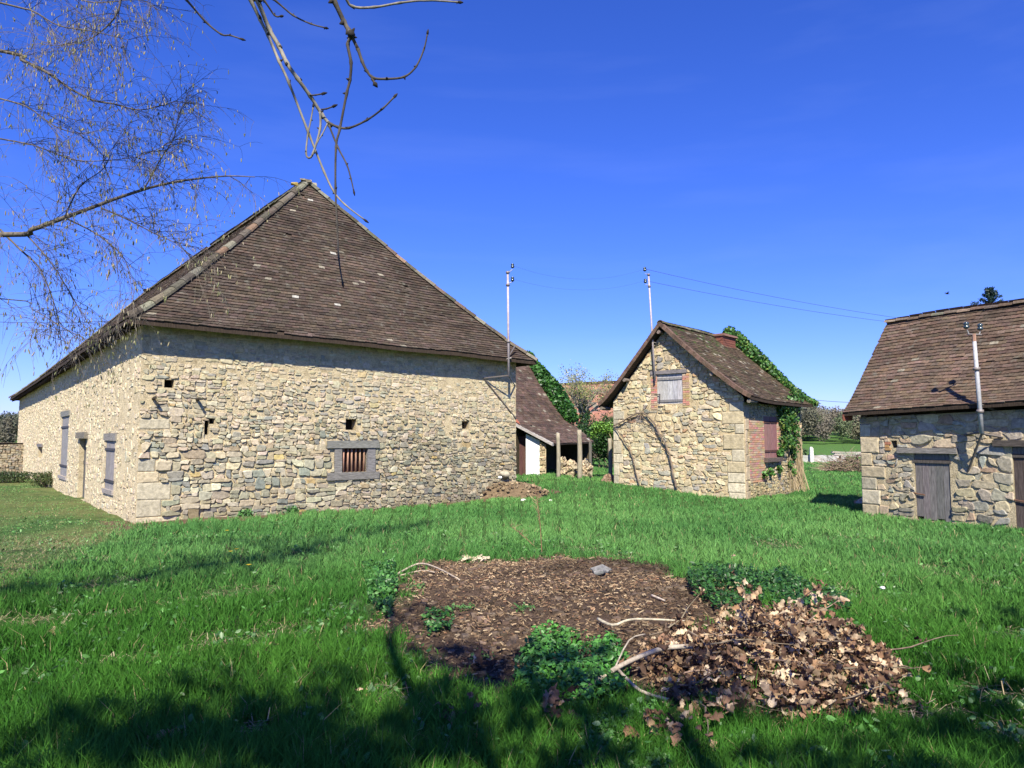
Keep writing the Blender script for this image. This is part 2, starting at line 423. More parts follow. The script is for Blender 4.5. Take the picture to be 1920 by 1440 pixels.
# ------------------------------------------------------------------ roofs
def prof(t, b=.35, w=.16):
    return (1-b)*t+b*(t-w*(1-math.exp(-t/w)))/(1-w*(1-math.exp(-1/w)))
class Slope:
    """E0,E1 eave ends (left to right seen from outside), T0,T1 top ends"""
    def __init__(s, E0, E1, T0, T1, b=.35, sag=0): s.q = [Vector(p) for p in (E0, E1, T0, T1)]; s.b = b; s.sag = sag
    def pt(s, a, t):
        E0, E1, T0, T1 = s.q; e = E0.lerp(E1, a); p = T0.lerp(T1, a); r = e.lerp(p, t); dzn = .045*mnoise.noise(Vector((r.x*.55, r.y*.55, 7)))
        r.z = e.z+(p.z-e.z)*prof(t, s.b)-s.sag*math.sin(math.pi*a)*math.sin(math.pi*min(1, t*.5+.5)) if s.sag else e.z+(p.z-e.z)*prof(t, s.b)
        r.z += dzn
        return r
def tiles(mb, sl, expo=.105, tw=.17, base=(.1, .06, .045), lichen=(0, 0), clipf=None, seed=3, dark=.5, mossf=None, th=.013, rough=1.0):
    R = random.Random(seed); E0, E1, T0, T1 = sl.q
    n = max(3, int((sl.pt(.5, 0)-sl.pt(.5, 1)).length/expo)); ed = (E1-E0).normalized()
    for i in range(n):
        t = i/n; a0, a1 = sl.pt(0, t), sl.pt(1, t); L = (a1-a0).length
        if L < .08: continue
        dirr = (a1-a0)/L; u0 = (a0-E0).dot(ed); off = (u0+(i % 2)*tw/2+R.uniform(-.02, .02)) % tw
        rowv = R.uniform(-.12, .12)
        m = int(L/tw)+2
        for k in range(m):
            x0 = k*tw-off; x1 = x0+tw-.006; x0 = max(x0, 0); x1 = min(x1, L)
            if x1-x0 < .03: continue
            am = (x0+x1)/2/L; p = sl.pt(am, t); q = sl.pt(am, min(1, t+1.9/n)); up = (q-p).normalized()
            nr = dirr.cross(up).normalized()
            if nr.z < 0: nr = -nr
            if clipf and not clipf(p): continue
            if R.random() < .0015*rough: continue
            drop = R.uniform(-.012, .008)*rough; lift = th+R.uniform(0, .008)*rough
            if R.random() < .02: lift += .012
            c = tuple(v for v in base); f = R.uniform(1-dark*.55, 1+dark*.55)
            mn = mnoise.noise(Vector((p.x*.7, p.y*.7, p.z*.9)))
            f *= 1+.30*mn+.55*mnoise.noise(Vector((x0*1.3+u0, i*1.7, seed)))+rowv
            c = (c[0]*f*R.uniform(.95, 1.1), c[1]*f*R.uniform(.95, 1.05), c[2]*f*R.uniform(.9, 1.1))
            if R.random() < lichen[0]*(1+1.2*mn): c = (.20*f, .175*f, .13*f)
            if R.random() < lichen[1]*(1-t)*2: c = (.42, .40, .34)
            if R.random() < .0006*rough: c = (.36, .34, .29)
            if mossf:
                g = mossf(am, t)
                if R.random() < g: c = (.05*R.uniform(.7, 1.4), .065*R.uniform(.7, 1.4), .02)
            cen = p+dirr*((x0+x1)/2-am*L)
            lo = cen-up*(drop*1+.0)+nr*lift; hi = cen+up*(expo*1.9)+nr*.004
            dx = dirr*((x1-x0)/2); tk = nr*(th*.95); tl = nr*R.uniform(-.004, .004)*rough
            vs = [lo-dx+tl, lo+dx-tl, hi+dx, hi-dx, lo-dx+tl-tk, lo+dx-tl-tk]
            mb.add(vs, [(0, 1, 2, 3), (4, 5, 1, 0), (0, 3, 4), (1, 5, 2)], c)
def deck(mb, sl, thick=.07, na=10, nt=10, col=(.05, .035, .025)):
    top = []; bot = []
    for j in range(nt+1):
        for i in range(na+1):
            p = sl.pt(i/na, j/nt); top.append(p-Vector((0, 0, .012))); bot.append(p-Vector((0, 0, thick)))
    W_ = na+1; N = len(top); fs = []
    for j in range(nt):
        for i in range(na):
            a = j*W_+i; fs.append((a, a+1, a+1+W_, a+W_)); fs.append((N+a, N+a+W_, N+a+1+W_, N+a+1))
    for i in range(na): fs.append((i, N+i, N+i+1, i+1))
    for j in range(nt):
        a = j*W_; fs.append((a, a+W_, N+a+W_, N+a)); a += na; fs.append((a, N+a, N+a+W_, a+W_))
    mb.add(top+bot, fs, col)
def ridgeline(mb, pts, r=.10, seg=.32, col=(.16, .14, .11), alt=((.22, .13, .085), .06), mort=True):
    """half-round tiles laid end to end along pts"""
    P = [Vector(p) for p in pts]; L = [0]
    for a, b in zip(P, P[1:]): L.append(L[-1]+(b-a).length)
    def pos(d):
        for i in range(len(P)-1):
            if d <= L[i+1] or i == len(P)-2: return P[i].lerp(P[i+1], (d-L[i])/(L[i+1]-L[i]))
    d = 0
    while d < L[-1]-.05:
        a, b = pos(d), pos(min(d+seg*1.08, L[-1])); ax = (b-a).normalized(); sd = ax.cross(Vector((0, 0, 1))).normalized(); up = sd.cross(ax).normalized()
        if up.z < 0: up = -up
        c = vary(alt[0], .2) if random.random() < alt[1] else vary(col, .35, .1)
        if random.random() < .2: c = vary((.17, .155, .115), .2)
        ra, rb = r*random.uniform(1.0, 1.1), r*random.uniform(.86, .95); vs = []
        j = Vector((0, 0, random.uniform(-.01, .012)))
        for q, rr in ((a, ra), (b, rb)):
            for k in range(7):
                an = math.pi*k/6; vs.append(q+j+sd*math.cos(an)*rr*1.15+up*(math.sin(an)*rr-.02))
        for q, rr in ((a, ra-.018), (b, rb-.018)):
            for k in range(7):
                an = math.pi*k/6; vs.append(q+j+sd*math.cos(an)*rr*1.15+up*(math.sin(an)*rr-.02))
        fs = []
        for k in range(6):
            fs += [(k, k+1, 8+k, 7+k), (14+k, 21+k, 22+k, 15+k), (k, 14+k, 15+k, k+1), (7+k, 8+k, 22+k, 21+k)]
        mb.add(vs, fs, c); d += seg
def planks(w, r, n, col, name, parent, off=-.06, th=.03, k=.18, ragged=0, matn='wood', gap=.006):
    s0, z0, s1, z1 = r; mb = MB(); wd = (s1-s0)/n
    for i in range(n):
        a = s0+i*wd+gap/2; b = s0+(i+1)*wd-gap/2; zb = z0+random.uniform(0, ragged)
        mb.box(w.p((a+b)/2, (zb+z1)/2, off+random.uniform(-.003, .003)), w.t*((b-a)/2), w.n*th/2, Vector((0, 0, (z1-zb)/2)), vary(col, k), 0, .002)
    return mb.build(name, M[matn], parent)
def bar(w, r, col, name, parent, off=0, th=.05, matn='wood_h', jit=.006):
    s0, z0, s1, z1 = r; mb = MB()
    n = 5
    for i in range(n):
        a, b = s0+(s1-s0)*i/n, s0+(s1-s0)*(i+1)/n
        pass
    mb.box(w.p((s0+s1)/2, (z0+z1)/2, off), w.t*((s1-s0)/2), w.n*th/2, Vector((0, 0, (z1-z0)/2)), col, 0, jit)
    return mb.build(name, M[matn], parent)

GREYW = (.21, .195, .185); DARKW = (.06, .045, .035)
#==================================================================== GROUND
def axis(lo, hi, breaks):
    out = []
    for a, b, st in breaks: out += list(np.arange(a, b, st))
    return np.array(out+[breaks[-1][1]])
gx = axis(0, 0, [(-700, -120, 40), (-120, -40, 8), (-40, -14, 1.2), (-14, 16, .25), (16, 40, 1.2), (40, 200, 8), (200, 741, 40)])
gy = axis(0, 0, [(-60, -6, 3), (-6, 2, .5), (2, 14, .16), (14, 30, .4), (30, 60, 1.2), (60, 240, 6), (240, 840, 25)])
GXX, GYY = np.meshgrid(gx, gy); GZ = terr(GXX, GYY)
fine = (GYY > 2) & (GYY < 30) & (GXX > -14) & (GXX < 16)
GZ = GZ+np.where(fine, rng.normal(0, .006, GZ.shape), 0)
def soil_mask(x, y):
    """1 inside the patch of bare compost"""
    x = np.asarray(x, float); y = np.asarray(y, float)
    an = np.arctan2(y-7.7, x-.45); rr = np.hypot((x-.45)/1.9, (y-7.6)/2.7)
    k = 1+.07*np.sin(3*an+1)+.06*np.sin(5*an+2.2)+.05*np.sin(9*an)+.04*np.sin(17*an+1)+.03*np.sin(31*an)
    return 1-ss(.82, 1.10, rr/k)
def nz(x, y, s, seed=0):
    return np.array([mnoise.noise(Vector((a*s+seed*7.1, b*s, seed*3.3))) for a, b in zip(np.ravel(x), np.ravel(y))]).reshape(np.shape(x))
def path_mask(x, y):
    """dry mown strip along the left and worn places"""
    return ss(0, 1, np.clip((-x-.28*y-2.9)/1.0, 0, 1))*(1-ss(36, 50, y))
BC = Vector((-7.5, 14.6, 0)); BT = Vector((.783, .622, 0)).normalized(); BN = Vector((-BT.y, BT.x, 0)); BL = 9.72; BD = 27.0
def barn_front_dist(x, y): return (x-BC.x)*BT.y*1+(y-BC.y)*-BT.x     # + is in front
cx = (GXX[:-1, :-1]+GXX[1:, 1:])/2; cy = (GYY[:-1, :-1]+GYY[1:, 1:])/2
sm = soil_mask(cx, cy)
nearm = (cx > -20) & (cx < 20) & (cy > 1) & (cy < 45)
n1 = np.zeros(cx.shape); n1[nearm] = nz(cx[nearm], cy[nearm], .5)
tint = np.empty(cx.shape+(3,)); tint[:] = (.055, .115, .030)
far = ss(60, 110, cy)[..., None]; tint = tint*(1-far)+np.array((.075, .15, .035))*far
dry = (path_mask(cx, cy)*np.clip(.55+n1, 0, 1))[..., None]; tint = tint*(1-dry)+np.array((.15, .16, .06))*dry
fd = barn_front_dist(cx, cy); al = (cx-BC.x)*BT.x+(cy-BC.y)*BT.y
wb = ((fd > -1) & (fd < .55+.25*n1) & (al > -.5) & (al < 11))[..., None]
tint = np.where(wb, np.array((.15, .105, .065)), tint)
tint = tint*(1-sm[..., None])+np.array((.10, .067, .046))*sm[..., None]
ny, nx = GXX.shape; idx = np.arange(nx*ny).reshape(ny, nx)
quads = np.stack([idx[:-1, :-1], idx[:-1, 1:], idx[1:, 1:], idx[1:, :-1]], -1).reshape(-1, 4)
ground = npmesh('ground', np.stack([GXX, GYY, GZ], -1).reshape(-1, 3), [quads], [tint.reshape(-1, 3)], M['ground'], smooth=True)
tag(ground, 'meadow ground of the farmyard sloping off to the valley', kind='structure')

#==================================================================== BARN
barn = thing('stone_barn', BC, 'large rubble stone barn with steep hipped brown tiled roof', 'barn')
cR = BC+BT*BL; cB = BC+BN*BD; cBR = cR+BN*BD
front = Wall(BC, cR); side = Wall(cB, BC)
FT = [(0, 4.05), (BL, 3.95)]
win = front.rect(640, 840, 688, 885)
holes = [front.rect(648, 786, 668, 806)+(.25,), front.rect(866, 789, 879, 804)+(.25,), front.rect(308, 712, 326, 727)+(.2,), front.rect(383, 789, 392, 815)+(.15,), front.rect(392, 785, 402, 795)+(.15,)]
frame_r = front.rect(626, 840, 702, 886)
lint_r = front.rect(612, 826, 709, 840); sill_r = front.rect(612, 885, 709, 899)
def clear_zone(x, z):    # how clean the stone faces are: 1 = open joints, 0 = smeared with mortar
    v = 1.25-(z-1.2)*.62-(.25 if x > 6.5 else 0)+.5*mnoise.noise(Vector((x*.8, z*.8, 3)))
    return min(1, max(0, v))
quo = []
R_ = random.Random(5)
z = -.3; k = 0
while z < 3.7:
    h = R_.uniform(.22, .42); L = R_.uniform(.35, .6) if k % 2 else R_.uniform(.22, .34)
    if z < .5: h, L = R_.uniform(.32, .42), R_.uniform(.45, .8)
    quo.append((0, z, L, min(z+h, 3.9), R_.choice([(.52, .44, .30), (.48, .42, .30), (.50, .41, .27), (.42, .38, .29)]))); z += h; k += 1
quo = [q for q in quo if q[1] < .8 or R_.random() < .3]
masonry(front, FT, cuts=[win+(.3,)]+holes, keep=[frame_r, lint_r, sill_r], blocks=quo, seed=21, blockh=.014, parent=barn, name='stone_wall',
        bias=lambda x, z: 1.2 if z < 1.5 and x < 4.5 else .78, hfn=lambda x, z: .014+.032*clear_zone(x, z), gapfn=lambda x, z: .020-.012*clear_zone(x, z), dropf=lambda x, z: .30*(1-clear_zone(x, z)), wash=lambda x, z: .10+.42*(1-clear_zone(x, z)), blockm=0, scale=.98, roundk=1.35, jk=1.35, stain=lambda x, z: .22*ss(3.5, 7, x)*(1-ss(1.6, 2.6, z+.5*mnoise.noise(Vector((x, z, 1))))), mortar=(.56, .475, .325))
ST = [(0, 3.68), (BD, 4.05)]
sh1 = side.rect(197, 826, 214, 918); dr = side.rect(147, 822, 160, 944); sh2 = side.rect(114, 781, 127, 893); vent = side.rect(72, 838, 79, 858)
zf = lambda r, z0: (r[0], z0, r[2], r[3])
dr = zf(dr, .02)
def lint(r, e=.18, h=.17): return (r[0]-e, r[3], r[2]+e, r[3]+h)
def sill(r, e=.1, h=.13): return (r[0]-e, r[1]-h, r[2]+e, r[1])
masonry(side, ST, cuts=[sh1+(.12,), dr+(.25,), sh2+(.12,), vent+(.25,)], keep=[lint(sh1), lint(dr), lint(sh2), lint(vent, .1, .12), sill(sh1), sill(sh2)], seed=33, parent=barn, name='stone_wall',
        sizes=((.42, .2), (.3, .6), (.2, 1.0)), hfn=lambda x, z: .014, gapfn=lambda x, z: .03, dropf=lambda x, z: .62, wash=.68, scale=.8, jk=1.5, roundk=1.8, mortar=(.66, .565, .40), pal=[((.46, .38, .25), 5), ((.52, .43, .29), 5), ((.34, .32, .27), 2), ((.42, .33, .2), 3)])
mb = MB(); plainwall(mb, cR, cBR, -.3, 3.95, 3.7); plainwall(mb, cBR, cB, -.3, 3.7, 3.68); mb.build('stone_wall', M['mortar'], barn)
# barn window in the front
fr = MB()
for r, th, off in ((lint_r, .12, .015), (sill_r, .12, .015), ((frame_r[0], frame_r[1], win[0], frame_r[3]), .1, .005), ((win[2], frame_r[1], frame_r[2], frame_r[3]), .1, .005)):
    s0, z0, s1, z1 = r; fr.box(front.p((s0+s1)/2, (z0+z1)/2, off), front.t*((s1-s0)/2-.002), front.n*th/2, Vector((0, 0, (z1-z0)/2-.002)), vary(GREYW, .1), 0, .006)
wf = fr.build('window_frame', M['wood_h'], barn); wf['label'] = 'grey weathered beam frame of the small barred barn window'
for i in range(6):
    b = MB(); a = win[0]+(win[2]-win[0])*(i+.6)/6.2
    b.tube([front.p(a, win[1], -.02), front.p(a+random.uniform(-.01, .01), win[3], -.02)], .022, 7, vary((.36, .21, .14), .2))
    b.build('window_bar', M['wood'], wf, True)
b = MB(); b.add([front.p(win[0], win[1], -.17), front.p(win[2], win[1], -.17), front.p(win[2], win[3], -.17), front.p(win[0], win[3], -.17)], [(0, 1, 2, 3)], (.11, .05, .035)); b.build('window_board', M['wood'], wf)
for hx in ((288, 748), (370, 750)):
    s_, z_ = front.hit(*hx); b = MB(); b.tube([front.p(s_, z_, -.05), front.p(s_-.02, z_+.02, .24)], [.035, .03], 7, (.05, .04, .03)); b.build('wooden_peg', M['wood'], barn)
for nm, r, hn in (('shutter', sh1, 3), ('shutter', sh2, 3)):
    sh = planks(side, r, 2, (.26, .25, .245), nm, barn, -.03, .03, .1)
    for zz in (.17, .82):
        b = MB(); zc = r[1]+(r[3]-r[1])*zz; b.box(side.p((r[0]+r[2])/2, zc, 0), side.t*((r[2]-r[0])/2+.06), side.n*.012, Vector((0, 0, .028)), (.05, .04, .045)); b.build('hinge', M['metal'], sh)
    bar(side, lint(r), vary(GREYW, .1), 'lintel', barn, -.02, .1); bar(side, sill(r, .06, .1), vary((.3, .28, .25), .1), 'window_sill', barn, -.01, .1)
ddo = planks(side, (dr[0], dr[1], dr[2], dr[3]), 4, (.14, .125, .12), 'door', barn, -.14, .04, .2)
b = MB(); b.box(side.p(dr[0]+.12, 1.0, -.11), side.t*.03, side.n*.015, Vector((0, 0, .05)), (.1, .09, .08)); b.build('handle', M['metal'], ddo)
bar(side, lint(dr), vary((.17, .15, .13), .1), 'lintel', barn, .02, .14); bar(side, lint(vent, .1, .12), vary(GREYW, .1), 'lintel', barn, .01, .1)
# roof
of, ol = .42, .36
def bc(a, d, z): p = BC+BT*a+BN*d; return Vector((p.x, p.y, z))
e1 = bc(-ol, -of, 4.02); e2 = bc(BL+.42, -of, 3.86); e3 = bc(-ol, BD+of, 3.62); e4 = bc(BL+.42, BD+of, 3.62)
ap = bc(BL/2-.02, 3.5, 8.98); ap2 = bc(BL/2-.02, BD-3.5, 8.95)
S_f = Slope(e1, e2, ap, ap+BT*.01, .30); S_l = Slope(e3, e1, ap2, ap, .30); S_r = Slope(e2, e4, ap, ap2, .3); S_b = Slope(e4, e3, ap2, ap2-BT*.01, .3)
mb = MB(); tiles(mb, S_f, .105, .165, (.068, .051, .038), (.006, .0), seed=5, dark=.42, th=.034); tiles(mb, S_l, .13, .2, (.07, .05, .036), (.06, .0), seed=6)
tiles(mb, S_r, .2, .34, (.10, .066, .048), (.1, 0), seed=8); tiles(mb, S_b, .25, .4, (.10, .066, .048), (.1, 0), seed=9)
roof = mb.build('roof', M['tile'], barn)
mb = MB()
for s_ in (S_f, S_l, S_r, S_b): deck(mb, s_, .09, 12, 12)
mb.build('roof_deck', M['wood'], roof)
mb = MB()
for s_, a_ in ((S_f, 0), (S_f, 1), (S_r, 1), (S_b, 1)): ridgeline(mb, [s_.pt(a_, t/14)+Vector((0, 0, .03)) for t in range(15)], .095, .36, (.10, .085, .06), ((.20, .125, .085), .04))
ridgeline(mb, [ap+Vector((0, 0, .03)), ap2+Vector((0, 0, .03))], .10, .38, (.12, .11, .08))
mb.build('ridge_tiles', M['tile'], roof)
mb = MB()     # lichen-covered mortar cap on the peak
for i in range(14):
    c = ap+Vector((random.gauss(0, .09), random.gauss(0, .09), random.uniform(-.02, .07)))
    mb.box(c, Vector((.07, .02, 0)), Vector((-.02, .07, .02)), Vector((0, 0, .03)), random.choice([(.34, .25, .07), (.26, .24, .18), (.22, .2, .15), (.16, .14, .1)]), 0, .03)
mb.build('roof_peak_cap', M['tile'], roof)
mb = MB()     # rafter ends under the left eave
for i in range(46):
    d = -.1+i*.6; p = bc(-ol+.04, d, 0); zt = S_l.pt(1-(d+of)/(BD+2*of), .0).z
    q0 = bc(-ol+.05, d, zt-.13); q1 = bc(.35, d, zt+.12)
    mb.box((q0+q1)/2, (q1-q0)/2, BN*.035, Vector((0, 0, .045)), vary(DARKW, .2))
mb.build('rafters', M['wood'], roof)

#==================================================================== SMALL HOUSE
HR = Vector((6.4, 20.0, 0)); ht = Vector((.653, .757, 0)).normalized(); hg = Vector((.757, -.653, 0)).normalized()   # ht: along the side wall, hg: along the gable to the right
HW = 4.25; HD = 4.4; HL = HR-hg*HW
house = thing('stone_cottage', HR, 'small gabled rubble stone cottage with ivy on its far end', 'cottage')
gab = Wall(HL, HR); sid = Wall(HR, HR+ht*HD)
apS = gab.hit(1247, 640)[0]
def rot(c, f): return tuple(x*f for x in c)
PALE = (.50, .44, .32)
hwin = gab.rect(1232, 701, 1280, 757)
hb1 = gab.rect(1221, 712, 1231.5, 768); hb2 = gab.rect(1281, 700, 1293, 764); hl = gab.rect(1228, 694, 1283, 701)
hb1 = (hb1[0], hb1[1], hwin[0], hb1[3]); hb2 = (hwin[2], hb2[1], hb2[2], hb2[3]); hl = (hb1[0], hwin[3], hb2[2]-.08, hl[3])
hb1 = (hb1[0], hb1[1], hb1[2], hl[1]); hb2 = (hb2[0], hb2[1], hb2[2], hl[1])
quo = []; z = -.1; k = 0; R_ = random.Random(8)
while z < 2.62:
    h = R_.uniform(.22, .46); L = R_.uniform(.5, .8) if k % 2 else R_.uniform(.26, .5)
    quo.append((HW-L, z, HW, min(z+h, 2.68), R_.choice([PALE, rot(PALE, 1.08), rot(PALE, .85), (.47, .39, .25), (.39, .35, .26)]))); z += h; k += 1
z = .1; k = 0
while z < 2.6:
    h = R_.uniform(.22, .42); L = R_.uniform(.18, .42); quo.append((0, z, L, min(z+h, 2.66), R_.choice([PALE, rot(PALE, 1.1), (.40, .36, .27)]))); z += h; k += 1
EZ = 2.78; RZ = 5.08
masonry(gab, [(0, EZ+.05), (apS, RZ-.16), (HW, EZ+.02)], cuts=[hwin+(.14,)], keep=[hl], blocks=quo, bricks=[hb1, hb2], seed=44, scale=1.3, wash=.25, roundk=1.7, jk=1.7, parent=house, name='stone_wall',
        sizes=((.3, .25), (.2, .7), (.12, 1.0)), hfn=lambda x, z: .03, gapfn=lambda x, z: .016, aniso=1.5, mortar=(.52, .43, .28),
        pal=[((.49, .405, .255), 6), ((.43, .36, .235), 5), ((.56, .485, .34), 4), ((.30, .285, .235), 2), ((.42, .25, .14), 1), ((.25, .25, .23), 1)], brickcol=(.46, .27, .17))
swin = sid.rect(1432, 781, 1457, 858)
brick1 = (.27, sid.hit(1410, 905)[1], swin[0]-.0, 2.2)
brick2 = (swin[2], .8, swin[2]+.22, 2.2)
sl_ = (swin[0]-.06, swin[1]-.12, swin[2]+.1, swin[1])
quo = []; z = -.1; k = 0
while z < 2.3:
    h = R_.uniform(.28, .42); L = R_.choice((.14, .26)); quo.append((0, z, L, z+h, R_.choice([(.48, .38, .26), (.44, .35, .24)]))); z += h; k += 1
masonry(sid, [(0, 2.68), (HD, 2.62)], cuts=[swin+(.1,)], keep=[sl_], blocks=quo, bricks=[brick1, brick2], seed=45, parent=house, name='stone_wall', sizes=((.26, .3), (.18, 1.0)), hfn=lambda x, z: .03,
        gapfn=lambda x, z: .016, mortar=(.50, .42, .28), pal=[((.46, .37, .22), 6), ((.40, .33, .2), 5), ((.30, .28, .22), 2)], brickcol=(.46, .29, .20))
mb = MB(); plainwall(mb, HR+ht*HD, HL+ht*HD, -.3, EZ, EZ); plainwall(mb, HL+ht*HD, HL, -.3, EZ, EZ)
gp = HL+hg*apS+ht*HD; A = HL+ht*HD; B = HR+ht*HD
mb.add([(B.x, B.y, EZ), (A.x, A.y, EZ), (gp.x, gp.y, RZ-.15)], [(0, 1, 2)], (.4, .34, .25)); mb.build('stone_wall', M['mortar'], house)
bar(gab, hl, vary(GREYW, .1), 'lintel', house, .0, .1)
s = planks(gab, hwin, 5, (.44, .43, .42), 'shutter', house, -.03, .03, .12)
for zz in (.10, .84):
    b = MB(); zc = hwin[1]+(hwin[3]-hwin[1])*zz; b.box(gab.p((hwin[0]+hwin[2])/2, zc, -.0), gab.t*((hwin[2]-hwin[0])/2-.02), gab.n*.01, Vector((0, 0, .035)), (.22, .21, .21) if zz > .5 else (.2, .19, .19)); b.build('crosspiece', M['wood'], s)
b = MB(); b.tube([gab.p(hwin[0]-.07, 2.98, .03), gab.p(hwin[0]+.12, 2.98, .03)], .012, 5, (.05, .04, .04)); b.tube([gab.p(hwin[0]+.1, 3.0, .03), gab.p(hwin[0]+.1, 2.75, .03)], .014, 5, (.05, .04, .04)); b.build('latch', M['metal'], s)
mid = (swin[0]+swin[2])/2
for r in ((swin[0], swin[1], mid-.01, swin[3]), (mid+.01, swin[1], swin[2], swin[3])):
    s = planks(sid, r, 2, (.27, .14, .135), 'shutter', house, -.02, .03, .1, matn='wood')
    for zz in (.16, .86):
        b = MB(); zc = r[1]+(r[3]-r[1])*zz; b.box(sid.p((r[0]+r[2])/2, zc, .004), sid.t*((r[2]-r[0])/2-.01), sid.n*.01, Vector((0, 0, .03)), (.10, .05, .045)); b.build('crosspiece', M['wood'], s)
bar(sid, sl_, (.12, .09, .08), 'window_sill', house, .04, .18)
# roof
vo = .30; eo = .34
def hp(a, d, z): p = HL+hg*a+ht*d; return Vector((p.x, p.y, z))
r0 = hp(apS, -vo, RZ); r1 = hp(apS, HD+.25, RZ-.02)
rl0 = hp(-eo, -vo, EZ-.06); rl1 = hp(-eo, HD+.25, EZ-.06); rr0 = hp(HW+eo, -vo, EZ-.0); rr1 = hp(HW+eo, HD+.25, EZ-.06)
S_hr = Slope(rr0, rr1, r0, r1, .45, .03); S_hl = Slope(rl1, rl0, r1, r0, .45)
mb = MB(); tiles(mb, S_hr, .10, .16, (.070, .050, .032), (.05, .0), seed=11, th=.02, mossf=lambda a, t: max(0, (t-.72)*1.8)*.5+max(0, a-.8)*1.2*t); tiles(mb, S_hl, .12, .18, (.10, .07, .05), (.06, 0), seed=12)
hroof = mb.build('roof', M['tile_house'], house)
mb = MB(); deck(mb, S_hr, .08, 6, 10); deck(mb, S_hl, .08, 6, 10); mb.build('roof_deck', M['wood'], hroof)
mb = MB()   # verge tiles laid along the gable edge
for S_, a_ in ((S_hr, 0), (S_hl, 1)):
    n_ = 26
    for i in range(n_):
        p, q = S_.pt(a_, i/n_), S_.pt(a_, (i+1)/n_+.006); d = (q-p)
        c = vary((.125, .08, .058), .25); nr = d.cross(ht).normalized(); nr = nr if nr.z > 0 else -nr
        mb.box((p+q)/2-ht*.02+nr*.0, d/2, ht*.014, nr*.055, c, 0, .004)
        mb.box((p+q)/2+ht*.06+nr*.035, d/2, ht*.09, nr*.009, vary((.13, .08, .058), .25), 0, .004)
mb.build('verge_tiles', M['tile'], hroof)
mb = MB(); ridgeline(mb, [r0+Vector((0, 0, .02)), r1+Vector((0, 0, .0))], .085, .3, (.13, .12, .07), ((.3, .27, .2), .2)); mb.build('ridge_tiles', M['tile'], hroof)
for a, S_ in ((1, S_hl), (0, S_hr)):
    for t_ in (.03, .42, .97):
        if a == 0 and t_ > .9: continue
        p = S_.pt(a, t_)-Vector((0, 0, .16)); b = MB(); b.tube([p+ht*.02, p+ht*.5], .06, 7, vary((.2, .17, .14), .1)); b.build('purlin', M['wood'], hroof)
# chimney on the ridge
cb = hp(apS+.12, HD-.75, 0); ch = MB(); k = 0; z = RZ-.45
while z < RZ-.02:
    for sx in (-1, 1):
        for sy in (-1, 1):
            ch.box(cb+hg*(sx*.14)+ht*(sy*.24)+Vector((0, 0, z)), hg*.137, ht*.237, Vector((0, 0, .033)), vary((.20, .075, .055), .25), 0, .003)
    z += .075
ch.box(cb+Vector((0, 0, z)), hg*.33, ht*.53, Vector((0, 0, .035)), (.24, .13, .1), 0, .01)
ch.build('chimney', M['brick'], hroof)

#==================================================================== RIGHT OUTBUILDING
RC = Vector((7.77, 16.22, 0)); ru = Vector((.5, -.866, 0)).normalized(); rv = Vector((.866, .5, 0)).normalized(); RL = 8.0
outb = thing('tiled_outbuilding', RC, 'low stone outbuilding at right with grey plank door and tall tiled roof', 'outbuilding')
rw = Wall(RC, RC+ru*RL)
rd = rw.rect(1716, 850, 1782, 968); rd2 = rw.rect(1902, 838, 1990, 1010)
rd = (rd[0], .0, rd[2], rd[3]); rd2 = (rd2[0], -.05, rd2[0]+.8, rd2[3])
rh = rw.rect(1671, 826, 1682, 840)
rlint = (rd[0]-.33, rd[3], rd[2]+.18, rd[3]+.11); rlint2 = (rd2[0]-.3, rd2[3], rd2[2]+.3, rd2[3]+.12)
rbr = (rh[0]-.14, rh[1]-.05, rh[0], rh[3]+.04)
quo = []; z = -.1; k = 0
while z < 1.95:
    h = R_.uniform(.24, .36); L = R_.uniform(.42, .6) if k % 2 else R_.uniform(.25, .4)
    quo.append((0, z, L, z+h, R_.choice([(.54, .47, .34), (.48, .40, .26), (.42, .37, .27), (.50, .41, .27)]))); z += h; k += 1
RE = 2.12
masonry(rw, [(0, RE+.02), (RL, RE+.2)], cuts=[rd+(.15,), rd2+(.15,), rh+(.2,)], keep=[rlint, rlint2], blocks=quo, bricks=[rbr], seed=55, scale=1.15, wash=.15, roundk=1.7, jk=1.7, parent=outb, name='stone_wall', sizes=((.44, .2), (.3, .6), (.16, 1.0)), aniso=1.6,
        bias=lambda x, z: .75 if x < 1.2 else 1.0, hfn=lambda x, z: .028, gapfn=lambda x, z: .016 if x < 1.3 else .009, mortar=(.50, .43, .30),
        pal=[((.40, .33, .22), 5), ((.34, .30, .23), 5), ((.46, .38, .25), 2), ((.27, .265, .23), 3), ((.36, .25, .17), .8)])
RDP = 3.1
mb = MB(); a_, b_ = RC+rv*RDP, RC+ru*RL+rv*RDP; plainwall(mb, a_, RC, -.3, RE, RE); plainwall(mb, RC+ru*RL, b_, -.3, RE, RE); plainwall(mb, b_, a_, -.3, RE, RE)
g1 = RC+rv*(RDP/2); mb.add([(a_.x, a_.y, RE), (RC.x, RC.y, RE), (g1.x, g1.y, 4.2)], [(0, 1, 2)], (.45, .40, .3))
g2 = g1+ru*RL; mb.add([tuple(b_)[:2]+(RE,), ((RC+ru*RL).x, (RC+ru*RL).y, RE), (g2.x, g2.y, 4.2)], [(0, 1, 2)], (.45, .40, .3))
mb.build('stone_wall', M['mortar'], outb)
